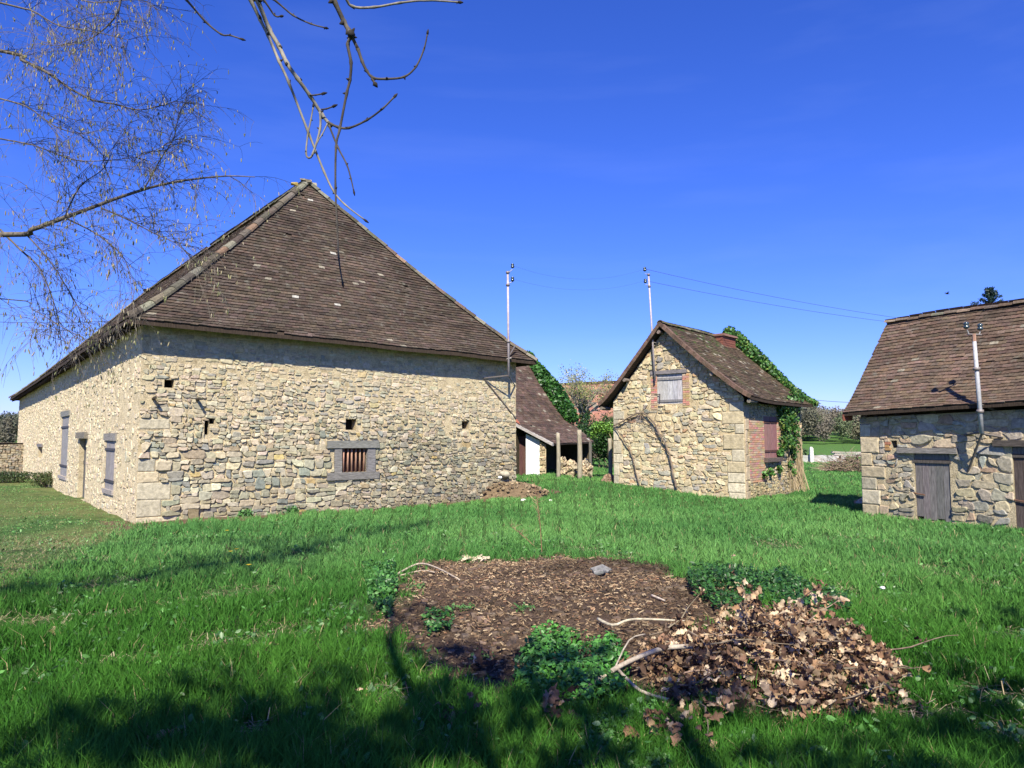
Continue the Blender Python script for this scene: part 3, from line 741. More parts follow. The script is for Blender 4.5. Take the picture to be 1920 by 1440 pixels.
def planked_door(w, r, n, col, parent, label=None):
    s = planks(w, r, n, col, 'door', parent, -.04, .04, .2, .08)
    if label: s['label'] = label
    b = MB(); b.box(w.p((r[0]+r[2])/2, r[3]-.17, -.005), w.t*((r[2]-r[0])/2+.03), w.n*.014, Vector((0, 0, .03)), (.10, .085, .075)); b.build('crosspiece', M['wood'], s)
    b = MB(); b.tube([w.p(r[0]-.05, .55, .01), w.p(r[0]+.2, .52, .01)], .014, 5, (.16, .08, .05)); b.build('hinge', M['metal'], s)
    b = MB(); b.box(w.p((r[0]+r[2])/2, r[3]-.07, -.01), w.t*((r[2]-r[0])/2-.01), w.n*.012, Vector((0, 0, .06)), (.17, .15, .14)); b.build('top_board', M['wood'], s)
    return s
planked_door(rw, rd, 5, (.165, .15, .14), outb, 'grey plank door with a rusty strap hinge'); planked_door(rw, rd2, 5, (.08, .065, .055), outb)
bar(rw, rlint, (.22, .20, .18), 'lintel', outb, .02, .12); bar(rw, rlint2, (.09, .075, .065), 'lintel', outb, .02, .14)
def rp(a, d, z): p = RC+ru*a+rv*d; return Vector((p.x, p.y, z))
RZ2 = 4.42
q0 = rp(-.24, -.27, 2.24); q1 = rp(RL+.3, -.27, 2.52); t0 = rp(-.24, 1.5, RZ2); t1 = rp(RL+.3, 1.5, RZ2+.0)
S_o = Slope(q0, q1, t0, t1, .5, .02); S_ob = Slope(rp(RL+.3, RDP+.3, 2.2), rp(-.24, RDP+.3, 2.2), t1, t0, .4)
mb = MB(); tiles(mb, S_o, .088, .16, (.112, .078, .056), (.015, .0), seed=14, dark=.4, th=.028); tiles(mb, S_ob, .16, .3, (.18, .11, .08), seed=15)
oroof = mb.build('roof', M['tile'], outb)
mb = MB(); deck(mb, S_o, .07, 8, 10); deck(mb, S_ob, .07, 8, 6); mb.build('roof_deck', M['wood'], oroof)
mb = MB(); ridgeline(mb, [t0+Vector((0, 0, .02)), t1+Vector((0, 0, .02))], .08, .28, (.19, .155, .115), ((.13, .09, .065), .4)); mb.build('ridge_tiles', M['tile'], oroof)
mb = MB(); p = S_o.pt(0, .0); mb.box(p+rv*.16-Vector((0, 0, .1))+ru*.02, rv*.16, ru*.02, Vector((0, 0, .07)), (.25, .09, .06), 0, .01); mb.build('bargeboard', M['wood'], oroof)

#==================================================================== BACK SHED BEHIND THE BARN
E1 = at(1037, 832, 28); E2 = at(1113, 828, 33); up_ = Vector((-.922, .387, 0))
shed = thing('lean_to_shed', (E1.x-1, E1.y+1, tz(E1.x, E1.y)), 'dark tiled shed with open bay and white wall behind the big barn', 'shed')
B1 = E1+up_*1.95; B1.z = 2.42; B2 = E2+up_*1.25; B2.z = 2.5; T2 = E2+up_*3.3; T2.z = 5.45; T1 = T2-(B2-B1)
S1 = Slope(E1, E2, B1, B2, .0); S2 = Slope(B1, B2, T1, T2, .0); S3 = Slope(T2+up_*3.0-Vector((0, 0, 3)), T1+up_*3.0-Vector((0, 0, 3)), T2, T1, 0)
mb = MB()
for S_, sd in ((S1, 17), (S2, 18), (S3, 19)): tiles(mb, S_, .13, .22, (.09, .06, .046), (.05, .006), seed=sd, dark=.5)
sroof = mb.build('roof', M['tile'], shed)
mb = MB(); deck(mb, S1, .06, 6, 4); deck(mb, S2, .06, 6, 4); deck(mb, S3, .06, 4, 4); mb.build('roof_deck', M['wood'], sroof)
b = MB(); b.box((E1+B1)/2-Vector((0, 0, .03)), (E1-B1)/2, Vector((.03, .06, 0)), Vector((0, 0, .055)), (.38, .35, .33)); b.build('bargeboard', M['wood_h'], sroof)
# gable wall facing us, under the verge, running left from below E1
g0 = Vector((E1.x-2.6, E1.y+1.25, 0)); g1_ = Vector((E1.x-.25, E1.y+.3, 0)); sw = Wall(g0, g1_)
wp = sw.hit(986, 850)[0]; we = sw.hit(1012, 850)[0]; wq = sw.hit(1036, 850)[0]
zg = tz(E1.x, E1.y)-.1
def zt_(a): return np.interp(a, [0, sw.L], [2.62, 1.45])
mb = MB()
mb.add([sw.p(wp, zg), sw.p(we, zg), sw.p(we, zt_(we)), sw.p(wp, zt_(wp))], [(0, 1, 2, 3)], (.78, .80, .80)); w_ = mb.build('white_wall', M['plain'], shed)
w2 = Wall(sw.p(we, 0, .02), sw.p(sw.L, 0, .02))
masonry(w2, [(0, float(zt_(we))-.02), (w2.L, 1.42)], z0=zg, seed=61, parent=shed, name='stone_wall', sizes=((.26, .4), (.16, 1)), hfn=lambda x, z: .05, pal=[((.5, .4, .25), 4), ((.42, .34, .22), 3)])
planks(sw, (wp-.62, zg, wp-.01, 1.75), 5, (.115, .055, .05), 'door', shed, -.35, .04, .15, matn='wood')
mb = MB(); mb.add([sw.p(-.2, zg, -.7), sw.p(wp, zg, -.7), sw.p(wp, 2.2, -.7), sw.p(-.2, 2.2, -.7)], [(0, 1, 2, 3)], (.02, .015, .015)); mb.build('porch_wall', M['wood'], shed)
mb = MB(); mb.add([sw.p(-.6, 2.05, .0), sw.p(wp-.12, 2.05, .0), sw.p(wp-.5, 2.5, -.2), sw.p(-.6, 2.75, -.3)], [(0, 1, 2, 3)], (.30, .10, .07)); mb.build('porch_roof', M['tile'], shed)
# open bay: posts of the front and back wall
ed_ = (E2-E1); ed_.z = 0; eL = ed_.length; ed_.normalize()
bk = Wall(Vector((E1.x, E1.y, 0))+up_*1.6+ed_*.1, Vector((E2.x, E2.y, 0))+up_*1.6)
mb = MB(); mb.add([bk.p(0, zg), bk.p(bk.L, zg), bk.p(bk.L, 2.3), bk.p(0, 2.3)], [(0, 1, 2, 3)], (.09, .075, .055))
en = Vector((E2.x, E2.y, 0))+up_*.1-ed_*.3; mb.add([(en.x, en.y, zg), tuple((en+up_*1.5).to_2d())+(zg,), tuple((en+up_*1.5).to_2d())+(2.2,), (en.x, en.y, 1.5)], [(0, 1, 2, 3)], (.09, .075, .055))
mb.build('stone_wall', M['mortar'], shed)
for px in (1107,):
    p = at(px, 880, 31.8); b = MB(); b.tube([(p.x, p.y, zg), (p.x, p.y, 1.5)], .07, 6, (.14, .13, .11)); b.build('post', M['wood'], shed)
#ivy on the shed
P = []; N = []
for i in range(60):
    t = i/59; p = B2.lerp(T2, -.02+t*1.02)+ed_*.1
    rr = .30+.28*math.sin(math.pi*min(1, t*1.0+.15))
    a, d = ball_pts(p+Vector((.05, -.1, .12)), (rr, rr, rr*.8), 120, .6); P.append(a); N.append(d)
ivy1 = thing('ivy', B2, 'thick band of dark ivy over the dark shed roof edge', 'ivy')
leafcloud('foliage', np.concatenate(P), np.concatenate(N), .13, [(.035, .11, .02), (.06, .17, .03), (.02, .07, .018)], ivy1)
mb = MB(); mb.tube([(B2+ed_*.1)-Vector((0, 0, .1)), (B2.lerp(T2, .5)+ed_*.12), T2], [.05, .04, .02], 5, (.15, .11, .08)); mb.build('stem', M['bark'], ivy1)

#==================================================================== FAR BARN WITH RED ROOF
fb0 = at(1015, 800, 60); fb1 = at(1185, 800, 57)
farb = thing('red_roofed_barn', (fb0.x, fb0.y, 0), 'long far barn with faded red tiled roof behind the bare tree', 'barn')
z0_ = 2.6; rzf = 6.1
up2 = Vector((0, 3.2, 0))
Ea = Vector((fb0.x-2, fb0.y, z0_)); Eb = Vector((fb1.x+2, fb1.y, z0_)); Ta = at(1005, 725, 63); Tb = at(1200, 719, 61)
S_fb = Slope(Ea, Eb, Ta, Tb, .1); mb = MB(); tiles(mb, S_fb, .3, .45, (.30, .15, .105), (.05, 0), seed=31, dark=.25, th=.03)
S_fb2 = Slope(Eb+up2*2, Ea+up2*2, Tb, Ta, .1); tiles(mb, S_fb2, .4, .6, (.27, .15, .11), (.05, 0), seed=32, dark=.25, th=.03)
fr_ = mb.build('roof', M['tile'], farb); mb = MB(); deck(mb, S_fb, .12, 6, 4); deck(mb, S_fb2, .12, 6, 4); mb.build('roof_deck', M['wood'], fr_)
fw = Wall((Ea.x+.4, Ea.y+.5), (Eb.x-.4, Eb.y+.5)); mb = MB(); mb.add([fw.p(0, -1), fw.p(fw.L, -1), fw.p(fw.L, 2.75), fw.p(0, 2.75)], [(0, 1, 2, 3)], (.36, .30, .22)); mb.build('wall', M['mortar'], farb)

#==================================================================== TREES
def curve_pts(p, d, L, n, wob=.25, grav=0.0, R=random):
    pts = [Vector(p)]; d = Vector(d).normalized()
    for i in range(n):
        d = (d+Vector((R.gauss(0, wob), R.gauss(0, wob), R.gauss(0, wob)))*.5+Vector((0, 0, -grav))).normalized()
        pts.append(pts[-1]+d*(L/n))
    return pts
def smooth_poly(pts, k=4):
    P = [Vector(p) for p in pts]; out = []
    for i in range(len(P)-1):
        a = P[max(i-1, 0)]; b = P[i]; c = P[i+1]; d = P[min(i+2, len(P)-1)]
        for j in range(k):
            t = j/k; out.append(.5*((2*b)+(c-a)*t+(2*a-5*b+4*c-d)*t*t+(-a+3*b-3*c+d)*t**3))
    out.append(P[-1]); return out
def grow(mb, p, d, L, r, depth, tips, spread=.6, wob=.25, grav=0, nchild=4, col=(.2, .17, .13), taper=.35, ratio=.62, seg=6, R=random):
    pts = curve_pts(p, d, L, seg, wob, grav, R); n = len(pts)
    rad = [r*(1-(1-taper)*i/(n-1)) for i in range(n)]
    mb.tube(pts, rad, 6 if r > .03 else (4 if r > .008 else 3), col, 0, False)
    if depth == 0: tips.append((pts[-1], (pts[-1]-pts[-2]).normalized())); return
    for c in range(nchild):
        i = R.randint(max(1, n//3), n-1) if c else n-1
        dd = (pts[i]-pts[i-1]).normalized(); ax = Vector((R.gauss(0, 1), R.gauss(0, 1), R.gauss(0, .6))); ax = (ax-dd*ax.dot(dd)).normalized()
        grow(mb, pts[i], (dd+ax*spread*R.uniform(.6, 1.3)).normalized(), L*ratio*R.uniform(.7, 1.15), rad[i]*.68, depth-1, tips, spread, wob, grav, nchild, col, taper, ratio, seg, R)

# ---- birch at the left
birch = thing('birch_tree', (-9.6, 4.5, 0), 'birch tree with drooping catkin twigs hanging in from the left', 'tree')
mb = MB(); tp = smooth_poly([(-9.6, 4.5, -.2), (-9.5, 4.55, 2.5), (-9.3, 4.7, 5), (-9.2, 4.8, 7), (-9.1, 4.8, 9)], 4); mb.tube(tp, [.2-.013*i for i in range(len(tp))][:len(tp)], 10, (.5, .48, .44)); mb.build('trunk', M['bark'], birch, True)
YB = 6.5
def pxl(pts, Y, dy=0): return [at(x, y, Y+dy*i) for i, (x, y) in enumerate(pts)]
limbs = [
 ([(0, 440), (60, 430), (110, 412), (170, 390), (230, 368), (300, 347), (370, 335), (430, 330), (478, 332)], .05, .006, (-9.5, 4.6, 2.8)),
 ([(0, 95), (40, 112), (90, 137), (130, 165), (175, 188), (215, 195), (265, 206), (330, 190)], .035, .005, (-9.3, 4.7, 5)),
 ([(0, 5), (60, 20), (110, 48), (180, 60), (240, 75)], .02, .004, (-9.2, 4.75, 5.8)),
 ([(228, -20), (222, 20), (200, 50), (165, 75), (128, 84), (95, 86)], .016, .004, None),
 ([(0, 430), (40, 470), (75, 505), (105, 580), (116, 650)], .018, .004, None),
 ([(45, 435), (90, 485), (120, 530), (155, 590), (190, 640)], .014, .003, None),
 ([(125, 410), (175, 435), (215, 465), (240, 500), (248, 560)], .014, .003, None),
 ([(190, 390), (240, 412), (290, 438), (335, 460), (370, 500)], .012, .003, None),
 ([(0, 260), (70, 275), (140, 300), (210, 300), (270, 290), (330, 262)], .014, .003, (-9.3, 4.7, 4.4)),
 ([(0, 560), (60, 580), (120, 615), (170, 640)], .012, .003, (-9.5, 4.6, 2.4)),
 ([(60, -30), (120, -10), (180, 5), (260, 0), (300, 20)], .014, .003, None),
 ([(270, 355), (300, 300), (325, 260), (335, 215), (350, 190)], .012, .003, None),
 ([(120, 410), (150, 350), (195, 315), (215, 270)], .012, .003, None),
 ([(-20, 180), (50, 200), (100, 235), (150, 250), (200, 240)], .014, .003, None),
]
tw = MB(); cat_p = []; RB = random.Random(12)
BRK = (.13, .11, .09)
mb = MB(); seeds = []
for pts, ra, rb, root in limbs:
    ra, rb = ra*.58, rb*.6
    W3 = pxl(pts, YB+RB.uniform(-.4, .4), RB.uniform(-.05, .05))
    if root: W3 = [Vector(root), Vector(root).lerp(W3[0], .6)+Vector((0, 0, .15))]+W3
    sp = smooth_poly(W3, 4); n = len(sp); rad = [ra*1.0+(rb-ra)*i/(n-1) for i in range(n)]
    mb.tube(sp, rad, 6, (.24, .215, .18) if ra > .03 else (.13, .11, .09), 0, False)
    for i in range(2, n):
        if sp[i].x < -5.3: continue
        for _ in range(3): seeds.append((sp[i], (sp[i]-sp[i-1]).normalized(), ra))
mb.build('limbs', M['bark'], birch, True)
def cat_at(p): cat_p.append(p)
for (p, d, ra) in seeds:
    if RB.random() < .36 or p.x > -2.35+RB.uniform(-.5, .2): continue
    side_ = Vector((RB.gauss(.15, .8), RB.gauss(0, .9), RB.gauss(.15, .9))); dd = (d*.7+side_).normalized()
    L = RB.uniform(.2, .66); pts = curve_pts(p, dd, L, 7, .22, .08, RB); tw.tube(pts, [.0027-.00022*i for i in range(8)], 3, BRK, 0, False)
    for i in range(1, 8):
        for _ in range(RB.choice((1, 1, 2))):
            d2 = ((pts[i]-pts[i-1]).normalized()+Vector((RB.gauss(0, .7), RB.gauss(0, .7), RB.gauss(-.1, .6)))).normalized()
            l2 = RB.uniform(.07, .29); q = curve_pts(pts[i], d2, l2, 4, .2, .22, RB); tw.tube(q, [.0015, .0013, .0012, .001, .0009], 3, BRK, 0, False)
            if RB.random() < .27:
                for k_ in range(RB.choice((1, 1, 2))): cat_at(q[-1]+Vector((RB.gauss(0, .01), RB.gauss(0, .01), 0)))
            if RB.random() < .22: cat_at(q[2])
HB = smooth_poly([(-9.4, 4.6, 4.0), (-7.5, 3.9, 3.7), (-5.7, 3.4, 4.5), (-4.6, 3.4, 5.5), (-3.2, 3.8, 7.3), (-1.8, 4.6, 9.8)], 5)
mb = MB(); mb.tube(HB, [.085-.002*i for i in range(len(HB))], 7, (.3, .27, .23), 0, False); mb.build('high_limb', M['bark'], birch, True)
for i in range(9, len(HB)):
    for _ in range(20):
        q = curve_pts(HB[i], (RB.gauss(0, 1), RB.gauss(0, 1), RB.gauss(0, .8)), RB.uniform(.4, 1.1), 6, .3, .05, RB)
        if any((v.z-1.7) < .72*v.y for v in q): continue
        tw.tube(q, [.006, .005, .005, .004, .004, .003, .002], 3, BRK, 0, False)
        for k_ in range(44): cat_at(RB.choice(q)+Vector((RB.gauss(0, .05), RB.gauss(0, .05), RB.gauss(0, .05))))
tw.build('twigs', M['bark'], birch)
cm_ = MB()
for p in cat_p:
    L = RB.uniform(.018, .048); r = RB.uniform(.0032, .006); d = Vector((RB.gauss(0, .18), RB.gauss(0, .18), -1)).normalized()
    c = RB.choice([(.34, .29, .15), (.24, .24, .10), (.40, .34, .22), (.20, .21, .08)])
    cm_.tube([p, p+d*L*.3, p+d*L*.8, p+d*L], [r*.5, r, r*.9, r*.3], 4, c, 0, False)
cm_.build('catkins', M['leaf'], birch)

# ---- ash tree overhead: trunk behind the camera, bare branches hanging into the picture
ash = thing('ash_tree', (1.2, -5.0, 0), 'bare knobbly branches of an ash tree hanging in from above', 'tree')
ASH = (.075, .065, .055)
mb = MB()
mb.tube(smooth_poly([(1.2, -5, -.2), (1.15, -4.9, 2), (1.0, -4.7, 4.2), (.9, -4.6, 6.5), (.8, -4.6, 9)], 3), [.22-.012*i for i in range(13)], 12, (.2, .18, .15)); mb.build('trunk', M['bark'], ash, True)
mb = MB(); LM = smooth_poly([(1.0, -4.7, 4.0), (.3, -2.5, 5.2), (-.7, -.8, 5.6), (-1.05, .4, 5.5), (-1.1, 1.2, 5.2)], 4)
mb.tube(LM, [.07-.0025*i for i in range(len(LM))], 8, (.18, .16, .13), 0, False)
LM2 = smooth_poly([(.95, -4.6, 5.5), (.2, -3.8, 6.4), (-.8, -3.2, 6.9), (-1.6, -3.0, 7.2), (-2.2, -3.2, 7.3)], 4); mb.tube(LM2, [.09-.004*i for i in range(len(LM2))], 8, (.18, .16, .13), 0, False)
LM3 = smooth_poly([(.9, -4.6, 6.2), (.5, -3.6, 7.2), (.1, -2.8, 7.8), (-.3, -2.2, 8.0)], 4); mb.tube(LM3, [.06-.0035*i for i in range(len(LM3))], 8, (.18, .16, .13), 0, False)
LM4 = smooth_poly([(1.0, -4.8, 4.5), (2.0, -3.4, 5.4), (3.0, -2.2, 5.8), (4.4, -1.2, 6.0)], 4); mb.tube(LM4, [.11-.006*i for i in range(len(LM4))], 8, (.18, .16, .13), 0, False)
mb.build('limbs', M['bark'], ash, True)
YA = 3.4
A_ = [
 ([(470, 0), (483, 29), (500, 62), (527, 121), (546, 162), (577, 246), (604, 317), (625, 358), (650, 388), (685, 415)], .011, .0035, True),
 ([(483, 0), (500, 46), (521, 83), (542, 125), (562, 154), (581, 179), (600, 208), (616, 230)], .013, .008, True),
 ([(616, 230), (633, 238), (654, 240), (688, 225), (717, 204), (738, 183)], .007, .004, False),
 ([(581, 179), (592, 178), (603, 176)], .004, .004, False), ([(603, 205), (612, 204), (623, 200)], .004, .004, False),
 ([(600, 210), (600, 242), (587, 287), (579, 296), (574, 287), (577, 254), (583, 225), (587, 202)], .006, .0035, False),
 ([(614, 232), (604, 252), (596, 265), (587, 287)], .0035, .003, False),
 ([(617, 235), (633, 275), (650, 308), (658, 335), (663, 357)], .005, .003, False),
 ([(626, 0), (642, 33), (652, 52), (660, 69)], .014, .011, True),
 ([(660, 69), (652, 83), (658, 117), (656, 150), (650, 175), (637, 242), (630, 275), (629, 354), (632, 420), (635, 483), (642, 529)], .009, .0035, False),
 ([(660, 69), (671, 92), (679, 115), (688, 133), (700, 146), (725, 148), (758, 144), (780, 125), (795, 92), (801, 65)], .009, .0035, False),
 ([(696, 142), (699, 150), (702, 155)], .006, .006, False),
 ([(350, 0), (380, 33), (412, 60), (435, 72), (456, 80)], .007, .0035, True),
 ([(495, 0), (510, 20), (523, 26)], .006, .004, True), ([(515, 0), (545, 20), (580, 40), (612, 58)], .006, .0035, True),
 ([(640, -15), (657, 3), (700, 9), (750, 12), (800, 9), (858, 2)], .009, .0045, True),
]
br = MB(); RA = random.Random(4)
for pts, ra, rb, up in A_:
    W3 = pxl(pts, YA)
    W3 = [p+Vector((0, .04*math.sin(i*1.3), 0)) for i, p in enumerate(W3)] if up else W3
    if up:
        d0 = (W3[0]-W3[1]).normalized(); q = W3[0]+d0*.35; top_ = min(LM, key=lambda v: (v-(W3[0]+Vector((0, -.5, 1.5)))).length)
        W3 = [top_, (top_+q)/2+Vector((0, .1, .1)), q]+W3
    sp = smooth_poly(W3, 5); n = len(sp); rad = [ra+(rb-ra)*i/(n-1) for i in range(n)]
    if up: rad = [max(r, ra) if i < 15 else r for i, r in enumerate(rad)]
    # nodes: swellings with buds
    for i in range(n):
        rad[i] *= 1.22 if i % 5 == 0 else .95
    pale = RA.random() < .3
    br.tube(sp, rad, 7, (.22, .20, .16) if pale else ASH, 0)
    for i in range(0, n, 5):
        if up and i < 15: continue
        d = Vector((RA.gauss(0, 1), RA.gauss(0, 1), RA.gauss(0, 1))).normalized()*rad[i]*1.6
        br.tube([sp[i]-d*.3, sp[i]+d*.6, sp[i]+d*1.5], [rad[i]*.7, rad[i]*.8, rad[i]*.2], 5, (.035, .03, .028), 0)
    e = sp[-1]; d = (sp[-1]-sp[-2]).normalized(); br.tube([e, e+d*.012, e+d*.028], [rb*1.3, rb*1.9, rb*.5], 6, (.03, .026, .024))
br.build('branches', M['bark'], ash, True)
# twigs above, out of the picture, which shade the foreground
tp_ = []; mb = MB(); RC_ = random.Random(9)
for LMx, cnt in ((LM2, 26), (LM3, 8), (LM4, 12)):
    for i in range(cnt):
        p = LMx[RC_.randint(3, len(LMx)-1)]; d = Vector((RC_.gauss(0, 1), RC_.gauss(0, 1), RC_.gauss(.5, .5)))
        grow(mb, p, d, RC_.uniform(.9, 1.6), .025, 2, tp_, .7, .25, 0, 3, (.16, .14, .12), .4, .6, 5, RC_)
mb.build('crown_twigs', M['bark'], ash)
P = []; N = []
def clump(c, r, n):  # leaf clumps out of view, added to cast the foreground shade
    m_ = max(5, int(n/38))
    for _ in range(m_):
        cc = (c[0]+RC_.gauss(0, .62)*r[0], c[1]+RC_.gauss(0, .62)*r[1], c[2]+RC_.gauss(0, .5)*r[2]); q_ = RC_.uniform(.07, .24)
        a, d = ball_pts(cc, (q_*1.3, q_, q_), int(150*q_+6), .1); P.append(a); N.append(d)
for p in LM2[3:]:
    clump(p+Vector((0, RC_.gauss(0, .2), .1)), (.55, .22, .22), 230)
for p in LM3[9:]: clump(p+Vector((RC_.gauss(0, .4), RC_.gauss(0, .5), 0)), (.7, .6, .3), 100)
for c, r, n in (((-1.2, -1.3, 5.3), (1.1, .6, .4), 1350), ((-.3, -.6, 5.6), (.4, .8, .4), 760), ((-2.3, -1.5, 5.4), (.6, .5, .3), 230), ((.3, -1.4, 5.4), (.45, .7, .4), 420), ((1.0, -1.2, 5.8), (.2, .6, .3), 260),
                ((1.9, -1.9, 5.8), (.9, .2, .3), 420), ((3.2, -1.5, 6.0), (.8, .5, .35), 800), ((4.7, .2, 6.3), (.9, .5, .35), 420), ((-3.5, -1.7, 5.4), (.6, .4, .3), 200)):
    clump(c, r, n)
leafcloud('ivy_foliage', np.concatenate(P), np.concatenate(N), .095, [(.04, .11, .02), (.03, .09, .02)], ash, spread=1.5)

# ---- tree with ivied trunk in front of the far barn
tb = gnd(1095, 862, .0); tb = at(1095, 850, 44); tb.z = 0
t1_ = thing('fruit_tree', tb, 'small budding tree with an ivy wrapped trunk before the red roofed barn', 'tree')
RT = random.Random(3)
mb = MB(); tips = []
mb.tube(smooth_poly([tb, tb+Vector((-.1, 0, 1.5)), tb+Vector((.05, 0, 3.0))], 3), [.3, .28, .26, .24, .23, .22, .2], 8, (.18, .15, .11), 0, False); mb.build('trunk', M['bark'], t1_, True)
mb = MB()
for i in range(8):
    an = i*.8; d = Vector((math.cos(an)*.65, math.sin(an)*.65, 1)); grow(mb, tb+Vector((.0, 0, 2.7+.1*i*.5)), d, 1.5, .10, 4, tips, .62, .25, -.02, 4, (.30, .27, .22), .45, .66, 4, RT)
mb.build('crown_branches', M['bark'], t1_)
tp2 = np.array([tuple(p) for p, d in tips]); idx_ = rng.choice(len(tp2), 4200); Pq = tp2[idx_]+rng.normal(0, .12, (4200, 3)); leafcloud('young_leaves', Pq, np.tile((0, -.3, .5), (4200, 1)), .075, [(.28, .30, .09), (.32, .32, .13), (.20, .25, .07)], t1_, spread=1.5)
P = []; N = []
for i in range(26):
    z = .2+i*.14; a, d = ball_pts(tb+Vector((.05*math.sin(i*.7), -.05, z)), (.36, .36, .2), 60, .6); P.append(a); N.append(d)
leafcloud('ivy_foliage', np.concatenate(P), np.concatenate(N), .13, [(.05, .10, .025), (.12, .12, .04), (.03, .06, .02)], t1_)

def shrub(name, label, c, r, n, size, cols, cat='shrub', stems=8, shape='leaf', dens=.35, scol=(.14, .11, .08), group=None):
    c = Vector(c); o = thing(name, (c.x, c.y, tz(c.x, c.y)), label, cat, group); z0 = tz(c.x, c.y)
    mb = MB()
    for i in range(stems):
        d = Vector((random.gauss(0, .5), random.gauss(0, .5), 1)).normalized(); L = r[2]*1.5
        mb.tube(curve_pts((c.x+random.gauss(0, r[0]*.15), c.y+random.gauss(0, r[1]*.15), z0-.02), d, L, 5, .25), [.02, .017, .014, .01, .007, .004], 4, scol, 0, False)
    mb.build('stems', M['bark'], o)
    P = []; N = []
    for k in range(16):
        cc = (c.x+random.uniform(-.6, .6)*r[0], c.y+random.uniform(-.6, .6)*r[1], z0+r[2]*random.uniform(.45, 1.35)); a, d = ball_pts(cc, (r[0]*.48, r[1]*.48, r[2]*.42), n//16, dens); P.append(a); N.append(d)
    P = np.concatenate(P); P[:, 2] = np.maximum(P[:, 2], z0+.02)
    leafcloud('foliage', P, np.concatenate(N), size, cols, o, shape=shape); return o
GR = [(.05, .14, .02), (.09, .20, .03), (.03, .08, .02)]
p = at(1128, 850, 37); shrub('hedge_bush', 'tall dark green bush beside the shed end and wooden posts', (p.x, p.y, 0), (1.0, 1.0, 1.7), 6000, .09, [(.03, .08, .02), (.045, .12, .025), (.015, .045, .012)])
p = at(1105, 850, 38.5); shrub('hedge_bush', 'dark shrub behind the shed eave', (p.x, p.y, 0), (1.3, .8, 1.3), 4500, .09, [(.03, .08, .02), (.04, .09, .025), (.015, .045, .012)])
p = at(1147, 850, 36.5); shrub('hedge_bush', 'shaded bush against the back corner of the cottage', (p.x, p.y, 0), (.9, .9, 1.6), 5000, .09, [(.03, .07, .02), (.04, .1, .02), (.012, .035, .01)])
# bright climber hanging over the post near the cottage
p = at(1128, 812, 26.5); o = thing('leafy_climber', (p.x, p.y, tz(p.x, p.y)), 'fresh green climber arching from the cottage corner over a post', 'climbing plant')
P = []; N = []
for k in range(14):
    q = at(1112+k*3.2, 808-10*math.sin(k/13*2.6)+random.uniform(-3, 9), 26.2); a, d = ball_pts(q, (.24, .24, .22), 110, .1); P.append(a); N.append(d)
leafcloud('foliage', np.concatenate(P), np.concatenate(N), .07, [(.12, .26, .03), (.16, .30, .05), (.07, .17, .03)], o)
mb = MB(); mb.tube(smooth_poly([at(1150, 870, 26), at(1149, 830, 26), at(1135, 806, 26.2), at(1112, 812, 26.3)], 4), .018, 5, (.2, .15, .1)); mb.build('stem', M['bark'], o)
p = Vector((-11.9, 20.6)); p = gnd(80, 914); shrub('round_shrub', 'small round olive shrub against the far end of the barn side wall', (p.x+.1, p.y, 0), (.42, .4, .36), 1700, .05, [(.07, .10, .03), (.12, .14, .05), (.04, .06, .02)])
p = gnd(22, 905); shrub('bramble_bush', 'low dark bush beside the ruined wall at the left edge', (p.x-.3, p.y, 0), (1.5, .6, .28), 2500, .06, [(.05, .09, .03), (.08, .09, .04), (.03, .05, .02)], 'bush')
# weeds along the barn foot
for k, (px, py, lab) in enumerate(((533, 962, 'widest clump of leafy weeds at the barn foot below the barred window'), (455, 968, 'small leafy weed at the barn foot left of the widest clump'), (325, 975, 'leafy weed tuft by the big corner stones of the barn'))):
    p = gnd(px, py); o = thing('weed_clump', (p.x, p.y, 0), lab, 'weed', 'weeds growing at the foot of the barn'); a, d = ball_pts((p.x, p.y+.05, .06), ((.34, .16, .15), (.22, .12, .12), (.2, .12, .12))[k], 420 if k == 0 else 220, .1)
    leafcloud('foliage', a, d+np.array((0, -.2, .6)), .06, [(.06, .16, .04), (.10, .22, .06), (.04, .10, .03)], o)

# ivy over the cottage
P = []; N = []
ivy2 = thing('ivy', hp(HW, HD, 0), 'green ivy climbing the far corner and roof edge of the small cottage', 'ivy')
for i in range(60):                      # along the far verge
    t = i/59; p = S_hr.pt(1.0, t*1.0); rr = .13+.20*ss(.15, .8, t); a, d = ball_pts(p+Vector((.05, 0, .04+.10*t)), (rr, rr*1.2, rr*.8), int(50+110*t), .5); P.append(a); N.append(d)
for i in range(12):
    a, d = ball_pts(cb+ht*.62+Vector((0, 0, RZ+.02+random.uniform(-.1, .28))), (.24, .24, .18), 70, .4); P.append(a); N.append(d)
PT = [(sid.hit(px, py, .12)) for px, py in ((1476, 760), (1480, 775), (1485, 790), (1476, 800), (1488, 810), (1470, 790), (1466, 765), (1478, 825), (1488, 835), (1490, 855), (1484, 870), (1489, 885), (1470, 830), (1466, 850), (1464, 880), (1490, 760), (1495, 745), (1437, 890), (1448, 885))]
for (s_, z_) in PT:
    rr = .26 if z_ > 1.4 else .12; a, d = ball_pts(sid.p(s_, z_, .08), (rr, rr, rr*1.2), 190 if z_ > 1.2 else 60, .2); P.append(a); N.append(d+np.array((.5, -.5, 0)))
leafcloud('foliage', np.concatenate(P), np.concatenate(N), .085, [(.05, .14, .03), (.09, .21, .04), (.03, .08, .02), (.20, .26, .06)], ivy2, colw=[.4, .3, .2, .1])
mb = MB()
for s0 in (.72, .8, .88, .95):
    mb.tube(smooth_poly([sid.p(HD*s0, -.05, .05), sid.p(HD*(s0+.01), .8, .05), sid.p(HD*(s0-.03), 1.7, .05), sid.p(HD*s0, 2.5, .05)], 4), .028, 5, vary((.26, .2, .13), .2))
